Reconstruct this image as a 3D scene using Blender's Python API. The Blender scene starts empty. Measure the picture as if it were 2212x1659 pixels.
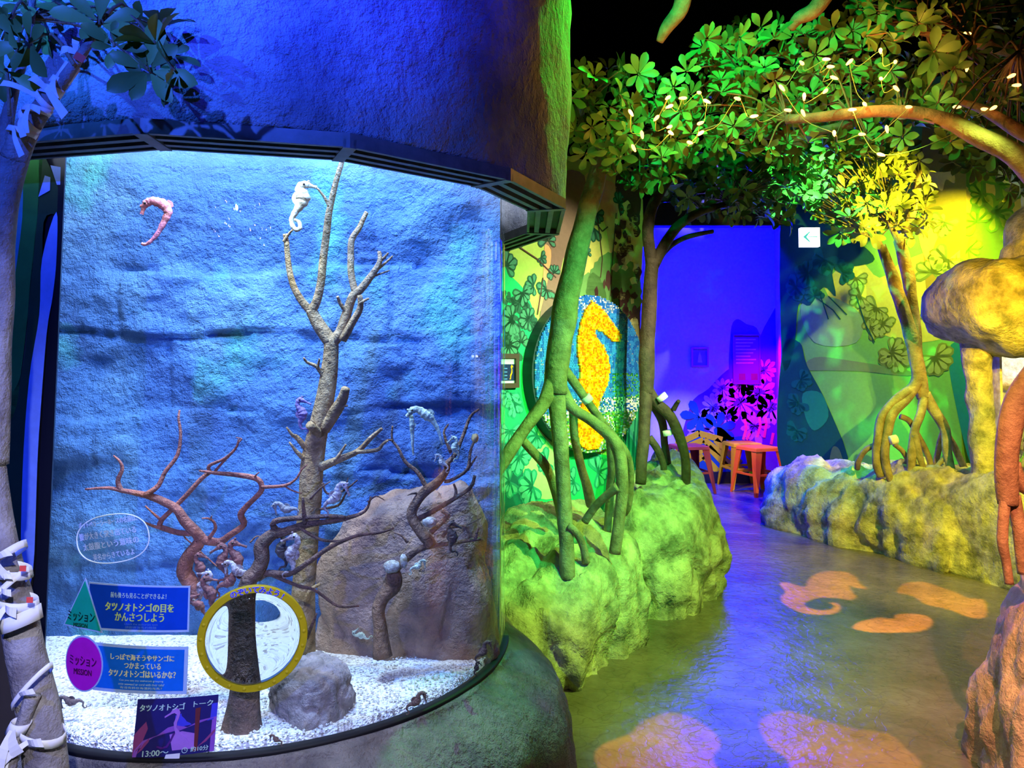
import bpy, bmesh, math, random
from mathutils import Vector, Matrix, noise
random.seed(7)
S = bpy.context.scene
C = S.collection
PI = math.pi
# ------------------------------------------------------------------ camera
F = 1600.0; PITCH = math.radians(2.5); H = 1.25; HORIZON = 790.0
PY0 = HORIZON - F*math.tan(PITCH)
cam = bpy.data.cameras.new('camera'); camo = bpy.data.objects.new('camera', cam); C.objects.link(camo)
cam.sensor_fit = 'HORIZONTAL'; cam.sensor_width = 36.0; cam.lens = 36.0*F/2212.0
cam.shift_y = -(829.5-PY0)/2212.0
cam.clip_start = 0.02
camo.location = (0, 0, H); camo.rotation_euler = (PI/2+PITCH, 0, 0)
S.camera = camo
S.view_settings.view_transform = 'Standard'; S.view_settings.look = 'None'
S.view_settings.gamma = 1.0; S.view_settings.use_curve_mapping = False
S.view_settings.exposure = 0.35
S.cycles.use_denoising = True
S.cycles.max_bounces = 5; S.cycles.diffuse_bounces = 3; S.cycles.glossy_bounces = 3; S.cycles.transmission_bounces = 5; S.cycles.transparent_max_bounces = 10
S.cycles.use_adaptive_sampling = True; S.cycles.adaptive_threshold = 0.12
S.cycles.sample_clamp_indirect = 3.0
# ------------------------------------------------------------------ world and lamps
W = bpy.data.worlds.new('world'); S.world = W; W.use_nodes = True
W.node_tree.nodes['Background'].inputs[0].default_value = (0.012, 0.02, 0.045, 1)
W.node_tree.nodes['Background'].inputs[1].default_value = 0.5

def spot(name, loc, tgt, col, power, deg=60, blend=0.6, rad=0.012):
    l = bpy.data.lights.new(name, 'SPOT'); l.color = col; l.energy = power
    l.spot_size = math.radians(deg); l.spot_blend = blend; l.shadow_soft_size = rad
    o = bpy.data.objects.new(name, l); C.objects.link(o); o.location = loc
    o.rotation_euler = (Vector(tgt)-Vector(loc)).to_track_quat('-Z', 'Y').to_euler()
    return o
def area(name, loc, tgt, col, power, sx, sy):
    l = bpy.data.lights.new(name, 'AREA'); l.color = col; l.energy = power; l.shape = 'RECTANGLE'
    l.size = sx; l.size_y = sy
    o = bpy.data.objects.new(name, l); C.objects.link(o); o.location = loc
    o.rotation_euler = (Vector(tgt)-Vector(loc)).to_track_quat('-Z', 'Y').to_euler()
    return o
def point(name, loc, col, power, rad=0.05):
    l = bpy.data.lights.new(name, 'POINT'); l.color = col; l.energy = power; l.shadow_soft_size = rad
    o = bpy.data.objects.new(name, l); C.objects.link(o); o.location = loc
    return o
# theatre spots under the ceiling, room and tank lamps, and added fills
spot('blue_spot_a', (-1.5, 0.1, 2.5), (-0.95, 1.4, 2.3), (0.02, 0.15, 1.0), 480, 50, 1.0)
spot('blue_spot_b', (0.0, 0.0, 2.6), (-0.46, 1.45, 2.25), (0.02, 0.03, 1.0), 360, 40, 1.0)
spot('blue_spot_trunk', (-0.6, -0.5, 2.0), (-0.85, 1.1, 1.5), (0.03, 0.10, 1.0), 170, 60, 0.8)
spot('white_fill_spot', (0.12, -0.4, 1.8), (-0.86, 1.4, 0.55), (0.80, 0.80, 1.0), 115, 44, 0.8)  # added fill from the visitor side to brighten the signs and lower trunk
spot('green_spot_rocks', (1.55, 1.9, 2.3), (0.6, 3.5, 0.4), (0.48, 1.0, 0.12), 270, 60, 0.7)
spot('green_spot_trunk', (1.25, 1.6, 2.1), (0.4, 3.2, 1.15), (0.01, 1.0, 0.22), 230, 46, 0.5)
spot('green_spot_drum', (0.55, 2.78, 2.85), (0.15, 2.2, 1.95), (0.0, 1.0, 0.04), 130, 56, 0.8)
spot('yellow_spot_mural', (3.02, 4.78, 2.72), (2.95, 5.75, 1.3), (1.0, 0.82, 0.04), 210, 88, 0.8)
spot('green_spot_mural', (1.6, 4.4, 3.0), (2.8, 5.9, 0.9), (0.10, 1.0, 0.20), 260, 52, 0.7)
spot('yellow_spot_planter', (2.3, 2.6, 1.9), (2.5, 4.8, 0.3), (1.0, 0.82, 0.05), 330, 56, 0.8)
spot('amber_spot_overhang', (2.3, 2.9, 1.75), (2.88, 4.3, 1.64), (1.0, 0.56, 0.02), 170, 42, 0.6)
spot('yellow_spot_leaves', (2.75, 3.0, 1.6), (2.45, 5.0, 2.40), (1.0, 0.80, 0.04), 700, 21, 0.7)
spot('green_spot_branch', (0.45, 1.9, 2.8), (0.95, 2.85, 2.2), (0.0, 1.0, 0.22), 95, 62, 0.7)
spot('mosaic_spot', (1.5, 2.75, 1.85), (0.36, 4.15, 1.2), (1.0, 0.90, 0.66), 165, 44, 0.7)
spot('mural_fill_spot', (1.05, 3.55, 2.35), (0.22, 4.05, 1.5), (1.0, 1.0, 0.62), 60, 70, 0.8)  # unseen fill added to brighten the mural wall
spot('orange_spot_boulder', (0.9, 0.8, 2.3), (1.75, 2.1, 0.4), (1.0, 0.38, 0.20), 420, 40, 0.8)
spot('floor_spot', (1.1, 1.6, 2.6), (1.55, 2.8, 0.0), (0.85, 0.68, 0.12), 110, 66, 0.9)
spot('floor_blue_spot', (1.25, 4.6, 2.9), (1.35, 5.0, 0.0), (0.15, 0.12, 1.0), 36, 34, 0.9)
spot('ambient_fill_spot', (0.3, 0.1, 2.4), (-0.15, 1.5, 0.1), (0.60, 0.50, 0.55), 22, 50, 0.9)  # added fill in place of the room's ambient light
area('blue_room_lamp', (1.8, 6.9, 3.2), (1.85, 7.9, 1.9), (0.0, 0.0, 1.0), 800, 1.4, 0.3)
spot('magenta_room_lamp', (2.2, 6.75, 1.7), (2.74, 7.8, 0.9), (1.0, 0.0, 0.45), 110, 50, 0.8)
spot('stool_fill_spot', (1.75, 6.55, 2.3), (2.4, 7.4, 0.3), (1.0, 0.40, 0.08), 190, 24, 0.8)  # added orange fill so the stool shows orange under the blue
spot('room_floor_lamp', (1.35, 6.55, 1.6), (1.85, 7.9, 0.35), (1.0, 0.80, 0.45), 60, 40, 0.9)
area('tank_lamp_white', (-0.68, 1.74, 2.35), (-0.68, 1.76, 0.4), (0.80, 0.88, 1.0), 52, 0.9, 0.25)
spot('tank_fill_front', (-0.62, 1.58, 2.0), (-0.75, 2.1, 0.75), (0.75, 0.95, 1.0), 60, 62, 0.9)  # added front fill to brighten the lower tank wall and the corals
spot('tank_lamp_blue', (-0.45, 1.62, 2.2), (-0.6, 2.15, 1.0), (0.02, 0.28, 1.0), 90, 110, 0.8)
spot('tank_lamp_magenta', (-1.05, 1.75, 2.1), (-0.98, 1.72, 0.47), (1.0, 0.35, 0.9), 26, 34, 0.9)

# ------------------------------------------------------------------ projecting helpers (photo pixel -> place in the room)
def ray(px, py):
    u = (px-1106.0)/F; v = (PY0-py)/F
    d = Vector((u, math.cos(PITCH)-v*math.sin(PITCH), math.sin(PITCH)+v*math.cos(PITCH)))
    return d/d.y
def at(px, py, Y): return Vector((0, 0, H))+ray(px, py)*Y
def on_floor(px, py, z=0.0):
    d = ray(px, py); t = (z-H)/d.z
    return Vector((0, 0, H))+d*t
TC = Vector((-0.70, 2.218, 0)); TR = 0.680; SAND = 0.47
def on_glass(px, py, off=0.0):
    d = ray(px, py); R = TR+off
    a = d.x*d.x+d.y*d.y; b = -2*(d.x*TC.x+d.y*TC.y); c = TC.x**2+TC.y**2-R*R
    t = (-b-math.sqrt(max(0, b*b-4*a*c)))/(2*a)
    p = Vector((0, 0, H))+d*t
    return math.atan2(p.y-TC.y, p.x-TC.x), p.z
def cyl(a, z, off=0.0): return Vector((TC.x+(TR+off)*math.cos(a), TC.y+(TR+off)*math.sin(a), z))
def m(px, Y): return px/F*Y

# ------------------------------------------------------------------ materials
MATS = {}
def nodes(name):
    mt = bpy.data.materials.new(name); mt.use_nodes = True
    return mt, mt.node_tree.nodes, mt.node_tree.links, mt.node_tree.nodes['Principled BSDF']
def mat(name, col, rough=0.7, var=0.0, vscale=8.0, bump=0.0, bscale=30.0, col2=None, spec=0.3, metal=0.0,
        emit=None, estr=0.0, kind='noise', trans=0.0, rnd=0.0, detail=4.0):
    if name in MATS: return MATS[name]
    mt, N, L, b = nodes(name)
    c = (*col, 1)
    b.inputs['Base Color'].default_value = c
    b.inputs['Roughness'].default_value = rough; b.inputs['Specular IOR Level'].default_value = spec
    b.inputs['Metallic'].default_value = metal
    tc = N.new('ShaderNodeTexCoord')
    src = None
    if var > 0 or col2:
        if kind == 'voronoi':
            n = N.new('ShaderNodeTexVoronoi'); n.inputs['Scale'].default_value = vscale; fac = n.outputs['Color']
        else:
            n = N.new('ShaderNodeTexNoise'); n.inputs['Scale'].default_value = vscale; n.inputs['Detail'].default_value = detail
            n.inputs['Roughness'].default_value = 0.65; fac = n.outputs['Fac']
        L.new(tc.outputs['Object'], n.inputs['Vector'])
        r = N.new('ShaderNodeValToRGB')
        c2 = col2 if col2 else tuple(max(0, x*(1-var)) for x in col)
        r.color_ramp.elements[0].position = 0.36; r.color_ramp.elements[1].position = 0.64
        r.color_ramp.elements[0].color = (*c2, 1); r.color_ramp.elements[1].color = c
        L.new(fac, r.inputs['Fac']); src = r.outputs['Color']
    if rnd > 0:
        oi = N.new('ShaderNodeObjectInfo'); hs = N.new('ShaderNodeHueSaturation')
        mr = N.new('ShaderNodeMapRange'); mr.inputs['To Min'].default_value = 1-rnd; mr.inputs['To Max'].default_value = 1+rnd
        L.new(oi.outputs['Random'], mr.inputs['Value']); L.new(mr.outputs[0], hs.inputs['Value'])
        if src: L.new(src, hs.inputs['Color'])
        else: hs.inputs['Color'].default_value = c
        src = hs.outputs['Color']
    if src: L.new(src, b.inputs['Base Color'])
    if bump > 0:
        n2 = N.new('ShaderNodeTexNoise'); n2.inputs['Scale'].default_value = bscale; n2.inputs['Detail'].default_value = 4
        n2.inputs['Roughness'].default_value = 0.7
        L.new(tc.outputs['Object'], n2.inputs['Vector'])
        bp = N.new('ShaderNodeBump'); bp.inputs['Strength'].default_value = bump; bp.inputs['Distance'].default_value = 0.02
        L.new(n2.outputs['Fac'], bp.inputs['Height']); L.new(bp.outputs[0], b.inputs['Normal'])
    if emit:
        b.inputs['Emission Color'].default_value = (*emit, 1); b.inputs['Emission Strength'].default_value = estr
    if trans > 0: b.inputs['Transmission Weight'].default_value = trans
    MATS[name] = mt
    return mt
def paint(name, r, g, b, rough=0.75):
    "wall or print paint given as sRGB bytes"
    f = lambda v: ((v/255+0.055)/1.055)**2.4 if v > 10 else v/255/12.92
    return mat(name, (f(r), f(g), f(b)), rough, var=0.10, vscale=40, spec=0.2)

rock_m = mat('rock', (0.60, 0.56, 0.34), 0.85, vscale=9, col2=(0.17, 0.17, 0.10), bump=1.0, bscale=22, detail=5)
rock_dark_m = mat('plinth_stone', (0.26, 0.24, 0.22), 0.85, vscale=9, col2=(0.13, 0.12, 0.12), bump=0.9, bscale=34)
rock_red_m = mat('boulder_stone', (0.55, 0.40, 0.30), 0.7, vscale=6, col2=(0.22, 0.16, 0.10), bump=0.7, bscale=26)
drum_m = mat('drum_plaster', (0.42, 0.43, 0.46), 0.85, vscale=3.5, col2=(0.16, 0.17, 0.22), bump=1.0, bscale=30)
bark_m = mat('bark', (0.33, 0.26, 0.17), 0.7, vscale=14, col2=(0.16, 0.12, 0.07), bump=0.5, bscale=40)
bark_dark_m = mat('bark_dark', (0.085, 0.06, 0.035), 0.75, vscale=14, col2=(0.04, 0.027, 0.018), bump=0.5, bscale=40)
bark_red_m = mat('bark_red', (0.36, 0.20, 0.12), 0.6, vscale=16, col2=(0.20, 0.10, 0.06), bump=0.4, bscale=40)
bark_grey_m = mat('bark_grey', (0.34, 0.32, 0.32), 0.7, vscale=14, col2=(0.16, 0.14, 0.14), bump=0.5, bscale=40)
leaf_m = mat('leaf', (0.16, 0.30, 0.07), 0.45, spec=0.4, rnd=0.45)
leaf2_m = mat('leaf_pale', (0.30, 0.36, 0.10), 0.45, spec=0.4, rnd=0.4)
black_m = mat('black', (0.006, 0.006, 0.008), 0.6)
frame_m = mat('dark_frame', (0.010, 0.011, 0.02), 0.35, spec=0.4)
ceil_m = mat('ceiling_black', (0.0012, 0.0012, 0.0015), 0.9, spec=0.0)
metal_m = mat('vent_metal', (0.20, 0.21, 0.22), 0.5, var=0.3, vscale=20, metal=0.2)
white_m = mat('white_paper', (0.82, 0.82, 0.84), 0.7)
driftwood_m = mat('pale_driftwood', (0.48, 0.32, 0.16), 0.75, vscale=30, col2=(0.26, 0.16, 0.07), bump=0.8, bscale=60)
redcoral_m = mat('red_branch_coral', (0.42, 0.15, 0.10), 0.65, vscale=26, col2=(0.22, 0.08, 0.06), bump=0.7, bscale=70)
darkwood_m = mat('dark_driftwood', (0.20, 0.11, 0.08), 0.65, vscale=26, col2=(0.08, 0.05, 0.04), bump=0.8, bscale=70)
brownwood_m = mat('brown_driftwood', (0.36, 0.20, 0.11), 0.65, vscale=26, col2=(0.12, 0.07, 0.05), bump=0.8, bscale=70)

# ------------------------------------------------------------------ mesh helpers
class MB:
    def __init__(self): self.v = []; self.f = []; self.mi = []
    def add(self, vs, fs, mi=0):
        o = len(self.v); self.v += [tuple(p) for p in vs]; self.f += [tuple(i+o for i in q) for q in fs]; self.mi += [mi]*len(fs)
    def box(self, c, s, R=None, mi=0):
        vs = []
        for x in (-.5, .5):
            for y in (-.5, .5):
                for z in (-.5, .5):
                    p = Vector((x*s[0], y*s[1], z*s[2]))
                    if R: p = R @ p
                    vs.append(p+Vector(c))
        self.add(vs, [(0, 1, 3, 2), (4, 6, 7, 5), (0, 4, 5, 1), (2, 3, 7, 6), (0, 2, 6, 4), (1, 5, 7, 3)], mi)
    def build(self, name, mats, parent=None, smooth=False):
        me = bpy.data.meshes.new(name); me.from_pydata(self.v, [], self.f)
        for x in (mats if isinstance(mats, (list, tuple)) else [mats]): me.materials.append(x)
        me.polygons.foreach_set('material_index', self.mi)
        if smooth: me.polygons.foreach_set('use_smooth', [True]*len(self.f))
        me.update()
        o = bpy.data.objects.new(name, me); C.objects.link(o)
        if parent:
            o.parent = parent; o.matrix_parent_inverse = PINV.get(parent.name, Matrix.Translation(-parent.location))
        return o
PINV = {}
def thing(name, label, cat, loc=(0, 0, 0), group=None):
    o = bpy.data.objects.new(name, None); C.objects.link(o); o.location = loc; o.empty_display_size = 0.05
    return tag(o, label, cat, group)
def tag(o, label=None, cat=None, group=None, kind=None):
    if label: o['label'] = label
    if cat: o['category'] = cat
    if group: o['group'] = group
    if kind: o['kind'] = kind
    return o
def struct(o, label=None, cat=None):
    o['kind'] = 'structure'
    return tag(o, label, cat)
def catmull(P, n):
    out = []
    for i in range(len(P)-1):
        p0 = P[max(i-1, 0)]; p1 = P[i]; p2 = P[i+1]; p3 = P[min(i+2, len(P)-1)]
        for k in range(n):
            t = k/n; t2 = t*t; t3 = t2*t
            out.append([0.5*(2*b+(c-a)*t+(2*a-5*b+4*c-d)*t2+(3*b-a-3*c+d)*t3) for a, b, c, d in zip(p0, p1, p2, p3)])
    out.append(list(P[-1]))
    return out
def tube(mb, pts, seg=8, sub=4, wob=0.0, ring=0.0, flat=1.0, mi=0, nring=9):
    "pts: (x, y, z, r)"
    Q = catmull([list(p) for p in pts], sub) if sub > 1 else [list(p) for p in pts]
    P = [Vector(q[:3]) for q in Q]; R = [max(q[3], 0.0004) for q in Q]
    n = len(P); T = []
    for i in range(n):
        t = P[min(i+1, n-1)]-P[max(i-1, 0)]
        T.append(t.normalized() if t.length > 1e-9 else Vector((0, 0, 1)))
    u = T[0].cross(Vector((0, 1, 0)))
    if u.length < 0.1: u = T[0].cross(Vector((1, 0, 0)))
    u.normalize()
    vs = []; fs = []
    for i in range(n):
        u = (u-T[i]*u.dot(T[i])).normalized(); w = T[i].cross(u)
        for k in range(seg):
            a = 2*PI*k/seg; r = R[i]
            if wob: r *= 1+wob*noise.noise(P[i]*9+Vector((math.cos(a), math.sin(a), 0))*0.9)
            if ring: r *= 1+ring*(0.5+0.5*math.cos(2*PI*i/(sub)*1.0))-ring*0.5
            vs.append(P[i]+u*math.cos(a)*r+w*math.sin(a)*r*flat)
    for i in range(n-1):
        for k in range(seg):
            k2 = (k+1) % seg
            fs.append((i*seg+k, i*seg+k2, (i+1)*seg+k2, (i+1)*seg+k))
    fs.append(tuple(range(seg-1, -1, -1))); fs.append(tuple((n-1)*seg+k for k in range(seg)))
    mb.add(vs, fs, mi)
def pxpath(L, Y0, Y1, r0, r1):
    "pixel path with depths and pixel radii running from start to end"
    n = len(L)-1; out = []
    for i, q in enumerate(L):
        t = i/max(n, 1); Y = Y0+(Y1-Y0)*t; p = at(q[0], q[1], Y)
        r = q[2] if len(q) > 2 else r0+(r1-r0)*t
        out.append((p.x, p.y, p.z, m(r, Y)))
    return out
def fbm(p, sc, o=4):
    s = 0; a = 1.0
    for i in range(o):
        s += a*noise.noise(p*sc); sc *= 2.1; a *= 0.5
    return s
def rock(name, foot, h, mt, grad=(0, 0), z0=0.0, disp=0.05, seg=150, prof=None, parent=None, sc=2.6, dome=0.12):
    "lumpy rock over a footprint; the top tilts by grad and domes in the middle"
    n = len(foot)
    P = catmull([list(p) for p in foot]+[list(foot[0])], 1)[:-1]
    # closed smooth outline
    ring = []
    for i in range(n):
        p0, p1, p2, p3 = [foot[(i+k) % n] for k in (-1, 0, 1, 2)]
        for k in range(max(2, seg//n)):
            t = k/max(2, seg//n); t2 = t*t; t3 = t2*t
            ring.append(tuple(0.5*(2*b+(c-a)*t+(2*a-5*b+4*c-d)*t2+(3*b-a-3*c+d)*t3) for a, b, c, d in zip(p0, p1, p2, p3)))
    sN = len(ring); cx = sum(p[0] for p in ring)/sN; cy = sum(p[1] for p in ring)/sN
    prof = prof or [(1.0, -0.03), (1.02, 0.08), (1.03, 0.2), (1.03, 0.32), (1.02, 0.45), (1.0, 0.57), (0.985, 0.68), (0.96, 0.78), (0.92, 0.87), (0.86, 0.94), (0.78, 0.985)]
    prof = prof+[(s, 1.0) for s in (0.68, 0.57, 0.46, 0.35, 0.24, 0.13)]
    prof = [tuple(q) for q in catmull([list(q) for q in prof], 3)]
    vs = []; fs = []
    for (s, fz) in prof:
        for (x, y) in ring:
            X = cx+(x-cx)*s; Y = cy+(y-cy)*s
            top = h+grad[0]*(X-cx)+grad[1]*(Y-cy)+dome*h*(1-s*s)
            p = Vector((X, Y, z0+fz*max(top, 0.03)))
            d = Vector((x-cx, y-cy, 0)); d = d.normalized() if d.length > 0 else Vector((0, 0, 1))
            nn = (d*min(1, s)*(1-fz*fz)+Vector((0, 0, 1))*fz*fz*0.7)
            q = p+Vector((cx*3, cy*5, h*7))
            dd = disp*(fbm(q, sc, 5)*0.9-0.55*max(0, 1-abs(noise.noise(Vector((q.x, q.y, q.z*.45))*sc*0.9+Vector((9, 0, 0))))*7)-0.35*max(0, 1-abs(noise.noise(q*sc*2.1+Vector((2, 7, 0))))*5)+0.40*fbm(Vector((q.x*1.4, q.y*1.4, q.z*0.3)), sc*2.4, 3))
            p += nn*dd
            if fz < 0: p.z = z0-0.02
            vs.append(p)
    for i in range(len(prof)-1):
        for k in range(sN):
            k2 = (k+1) % sN
            fs.append((i*sN+k, i*sN+k2, (i+1)*sN+k2, (i+1)*sN+k))
    vs.append(Vector((cx, cy, z0+h+dome*h))); ci = len(vs)-1; b = (len(prof)-1)*sN
    for k in range(sN): fs.append((b+k, b+(k+1) % sN, ci))
    mb = MB(); mb.add(vs, fs)
    return mb.build(name, mt, parent, smooth=True)
def text_mesh(s, size=1.0):
    "2-D outline of a line of lettering: verts, faces, width"
    cu = bpy.data.curves.new('lettering', 'FONT'); cu.body = s; cu.size = size; cu.resolution_u = 3
    o = bpy.data.objects.new('lettering', cu); C.objects.link(o)
    dg = bpy.context.evaluated_depsgraph_get(); dg.update()
    me = o.evaluated_get(dg).to_mesh()
    vs = [(v.co.x, v.co.y) for v in me.vertices]; fs = [tuple(p.vertices) for p in me.polygons]
    o.evaluated_get(dg).to_mesh_clear()
    bpy.data.objects.remove(o); bpy.data.curves.remove(cu)
    return vs, fs
def strip_faces(nx, ny): return [(j*(nx+1)+i, j*(nx+1)+i+1, (j+1)*(nx+1)+i+1, (j+1)*(nx+1)+i) for j in range(ny) for i in range(nx)]

# ================================================================== THE SETTING
from mathutils.geometry import tessellate_polygon
def floor_mat():
    mt, N, L, b = nodes('floor_concrete')
    tc = N.new('ShaderNodeTexCoord')
    n = N.new('ShaderNodeTexNoise'); n.inputs['Scale'].default_value = 2.2; n.inputs['Detail'].default_value = 5; n.inputs['Roughness'].default_value = 0.72
    L.new(tc.outputs['Object'], n.inputs['Vector'])
    r = N.new('ShaderNodeValToRGB'); r.color_ramp.elements[0].position = 0.3; r.color_ramp.elements[1].position = 0.7
    r.color_ramp.elements[0].color = (0.075, 0.065, 0.04, 1); r.color_ramp.elements[1].color = (0.21, 0.19, 0.135, 1)
    L.new(n.outputs['Fac'], r.inputs['Fac'])
    w = N.new('ShaderNodeTexNoise'); w.inputs['Scale'].default_value = 4; L.new(tc.outputs['Object'], w.inputs['Vector'])
    mx = N.new('ShaderNodeMixRGB'); mx.inputs[0].default_value = 0.55
    L.new(tc.outputs['Object'], mx.inputs[1]); L.new(w.outputs['Color'], mx.inputs[2])
    v = N.new('ShaderNodeTexVoronoi'); v.feature = 'DISTANCE_TO_EDGE'; v.inputs['Scale'].default_value = 9
    L.new(mx.outputs[0], v.inputs['Vector'])
    mr = N.new('ShaderNodeMapRange'); mr.inputs['From Max'].default_value = 0.035; mr.clamp = True
    L.new(v.outputs['Distance'], mr.inputs['Value'])
    mul = N.new('ShaderNodeMixRGB'); mul.blend_type = 'MULTIPLY'; mul.inputs[0].default_value = 0.22
    L.new(r.outputs[0], mul.inputs[1]); L.new(mr.outputs[0], mul.inputs[2]); L.new(mul.outputs[0], b.inputs['Base Color'])
    n3 = N.new('ShaderNodeTexNoise'); n3.inputs['Scale'].default_value = 24; n3.inputs['Detail'].default_value = 4
    L.new(tc.outputs['Object'], n3.inputs['Vector'])
    ad = N.new('ShaderNodeMath'); ad.operation = 'ADD'; L.new(n3.outputs['Fac'], ad.inputs[0])
    sc = N.new('ShaderNodeMath'); sc.operation = 'MULTIPLY'; sc.inputs[1].default_value = 0.08; L.new(mr.outputs[0], sc.inputs[0]); L.new(sc.outputs[0], ad.inputs[1])
    bp = N.new('ShaderNodeBump'); bp.inputs['Strength'].default_value = 0.3; bp.inputs['Distance'].default_value = 0.02
    L.new(ad.outputs[0], bp.inputs['Height']); L.new(bp.outputs[0], b.inputs['Normal'])
    b.inputs['Roughness'].default_value = 0.24; b.inputs['Specular IOR Level'].default_value = 0.6
    return mt
mb = MB(); mb.box((1.0, 3.0, -0.05), (8, 12, 0.1)); struct(mb.build('floor', floor_mat()), 'dark mottled concrete floor with etched cracks', 'floor')
mb = MB(); mb.box((1.0, 3.0, 3.45), (8, 12, 0.1)); struct(mb.build('ceiling', ceil_m), 'black painted ceiling', 'ceiling')

def smooth_closed(L, n=4):
    out = []; k = len(L)
    for i in range(k):
        p0, p1, p2, p3 = [L[(i+j) % k] for j in (-1, 0, 1, 2)]
        for q in range(n):
            t = q/n; t2 = t*t; t3 = t2*t
            out.append(tuple(.5*(2*b+(c-a)*t+(2*a-5*b+4*c-d)*t2+(3*b-a-3*c+d)*t3) for a, b, c, d in zip(p0, p1, p2, p3)))
    return out
class Wall:
    def __init__(s, name, A, B, z0, z1, mt, th=0.08, label=None):
        s.A = Vector((A[0], A[1], 0)); s.B = Vector((B[0], B[1], 0)); s.d = (s.B-s.A); s.len = s.d.length; s.d.normalize()
        s.n = Vector((s.d.y, -s.d.x, 0)); s.name = name
        if s.n.dot(Vector((0, 0, 0))-s.A) < 0: s.n = -s.n
        mb = MB(); c = (s.A+s.B)/2-s.n*th/2
        ang = math.atan2(s.d.y, s.d.x)
        mb.box((c.x, c.y, (z0+z1)/2), (s.len, th, z1-z0), Matrix.Rotation(ang, 3, 'Z'))
        s.o = struct(mb.build(name, mt), label, 'wall')
        s.layers = {}
    def hit(s, px, py, off=0.0):
        d = ray(px, py); o = Vector((0, 0, H)); P = s.A+s.n*off
        t = (P-o).dot(s.n)/d.dot(s.n)
        return o+d*t
    def uv(s, px, py):
        p = s.hit(px, py); return (p-s.A).dot(s.d), p.z
    def p3(s, u, z, off): q = s.A+s.d*u+s.n*off; return Vector((q.x, q.y, z))
    def polyuv(s, L, mt, layer, name):
        key = (name, layer)
        mb, ml = s.layers.setdefault(key, (MB(), []))
        if mt not in ml: ml.append(mt)
        off = 0.0012+0.0009*layer
        tri = tessellate_polygon([[Vector((a, b, 0)) for a, b in L]])
        mb.add([s.p3(a, b, off) for a, b in L], tri, ml.index(mt))
    def poly(s, L, mt, layer=0, name='painted_shape'):
        if 5 <= len(L) <= 20: L = smooth_closed(L, 4)
        s.polyuv([s.uv(*q) for q in L], mt, layer, name)
    def leaf(s, u, z, ang, ln, wd, mt, layer, name='painted_leaves'):
        ca, sa = math.cos(ang), math.sin(ang); L = []
        for (x, y) in ((0, -.03), (.2, -.12), (.45, -.24), (.7, -.3), (.88, -.22), (1, 0), (.88, .22), (.7, .3), (.45, .24), (.2, .12), (0, .03)):
            x *= ln; y *= ln*wd
            L.append((u+x*ca-y*sa, z+x*sa+y*ca))
        s.polyuv(L, mt, layer, name)
    def spray(s, px, py, size, mt, mt2=None, n=7, a0=None, layer=2, spread=4.3, wd=1.0):
        u, z = s.uv(px, py); Y = s.hit(px, py).y; ln = m(size, Y)
        a0 = random.uniform(0, 6.3) if a0 is None else a0
        for k in range(n):
            a = a0+spread*k/n+random.uniform(-.15, .15); l2 = ln*random.uniform(.75, 1.1)
            s.leaf(u, z, a, l2, wd, mt, layer)
            if mt2: s.leaf(u+math.cos(a)*l2*.28, z+math.sin(a)*l2*.28, a, l2*.62, wd*.8, mt2, layer+1)
    def line(s, L, w, mt, layer=1, name='painted_stem'):
        P = [s.uv(*q) for q in L]; Y = s.hit(*L[0]).y; hw = m(w, Y)/2
        for (a, b), (c, d) in zip(P[:-1], P[1:]):
            dx, dy = c-a, d-b; l = math.hypot(dx, dy) or 1; nx, ny = -dy/l*hw, dx/l*hw
            s.polyuv([(a+nx, b+ny), (c+nx, d+ny), (c-nx, d-ny), (a-nx, b-ny)], mt, layer, name)
    def finish(s):
        for (name, layer), (mb, ml) in s.layers.items():
            o = mb.build(name, ml, s.o); o['kind'] = 'stuff'
def blob(cx, cy, rx, ry, n=40, k=9, amp=.12, ph=0):
    return [(cx+rx*(1+amp*abs(math.sin(k*t/2+ph)))*math.cos(t), cy+ry*(1+amp*abs(math.sin(k*t/2+ph)))*math.sin(t)) for t in [2*PI*i/n for i in range(n)]]

# --- mural wall behind the tank with the seahorse mosaic
WA = Wall('wall_mural', (-0.75, 3.21), (0.79, 4.62), 0, 2.45, paint('mural_lime', 178, 214, 100), label='mural wall painted with jungle leaves around the seahorse mosaic')
g1 = paint('mural_green', 30, 190, 120); g2 = paint('mural_dark_leaf', 40, 92, 72); g3 = paint('mural_leaf_vein', 70, 140, 110)
peach = paint('mural_peach', 226, 172, 118); mauve = paint('mural_trunk', 142, 116, 100); bushc = paint('mural_bush', 104, 158, 84)
lemon = paint('mural_lemon', 222, 220, 118); dbr = paint('mural_brown', 84, 56, 52); cream = paint('mural_cream', 232, 226, 150); teal = paint('mural_teal', 14, 108, 96)
WA.poly([(1040, 520), (1098, 590), (1140, 640), (1180, 760), (1260, 960), (1378, 1010), (1378, 1200), (1040, 1200)], g1, 0)
WA.poly([(1262, 380), (1378, 380), (1378, 640), (1300, 640), (1255, 600)], lemon, 0)
WA.poly([(1182, 380), (1226, 380), (1212, 500), (1206, 560), (1198, 610), (1185, 660), (1160, 668), (1172, 600), (1176, 520)], peach, 1)
WA.poly([(1205, 380), (1262, 380), (1256, 470), (1244, 520), (1216, 560), (1204, 640), (1190, 690), (1165, 690), (1182, 610), (1190, 540), (1168, 520), (1198, 498)], mauve, 2)
WA.poly([(1290, 400), (1330, 400), (1334, 470), (1322, 560), (1310, 500)], peach, 1)
WA.poly([(1330, 380), (1380, 380), (1380, 470), (1352, 440), (1340, 470)], dbr, 1)
WA.poly(blob(1325, 640, 58, 92, 60, 26, .07), bushc, 3)
WA.poly(blob(1275, 650, 32, 58, 40, 16, .09), bushc, 3)
WA.poly([(1340, 700), (1382, 660), (1382, 900), (1352, 800)], dbr, 4)
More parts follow.
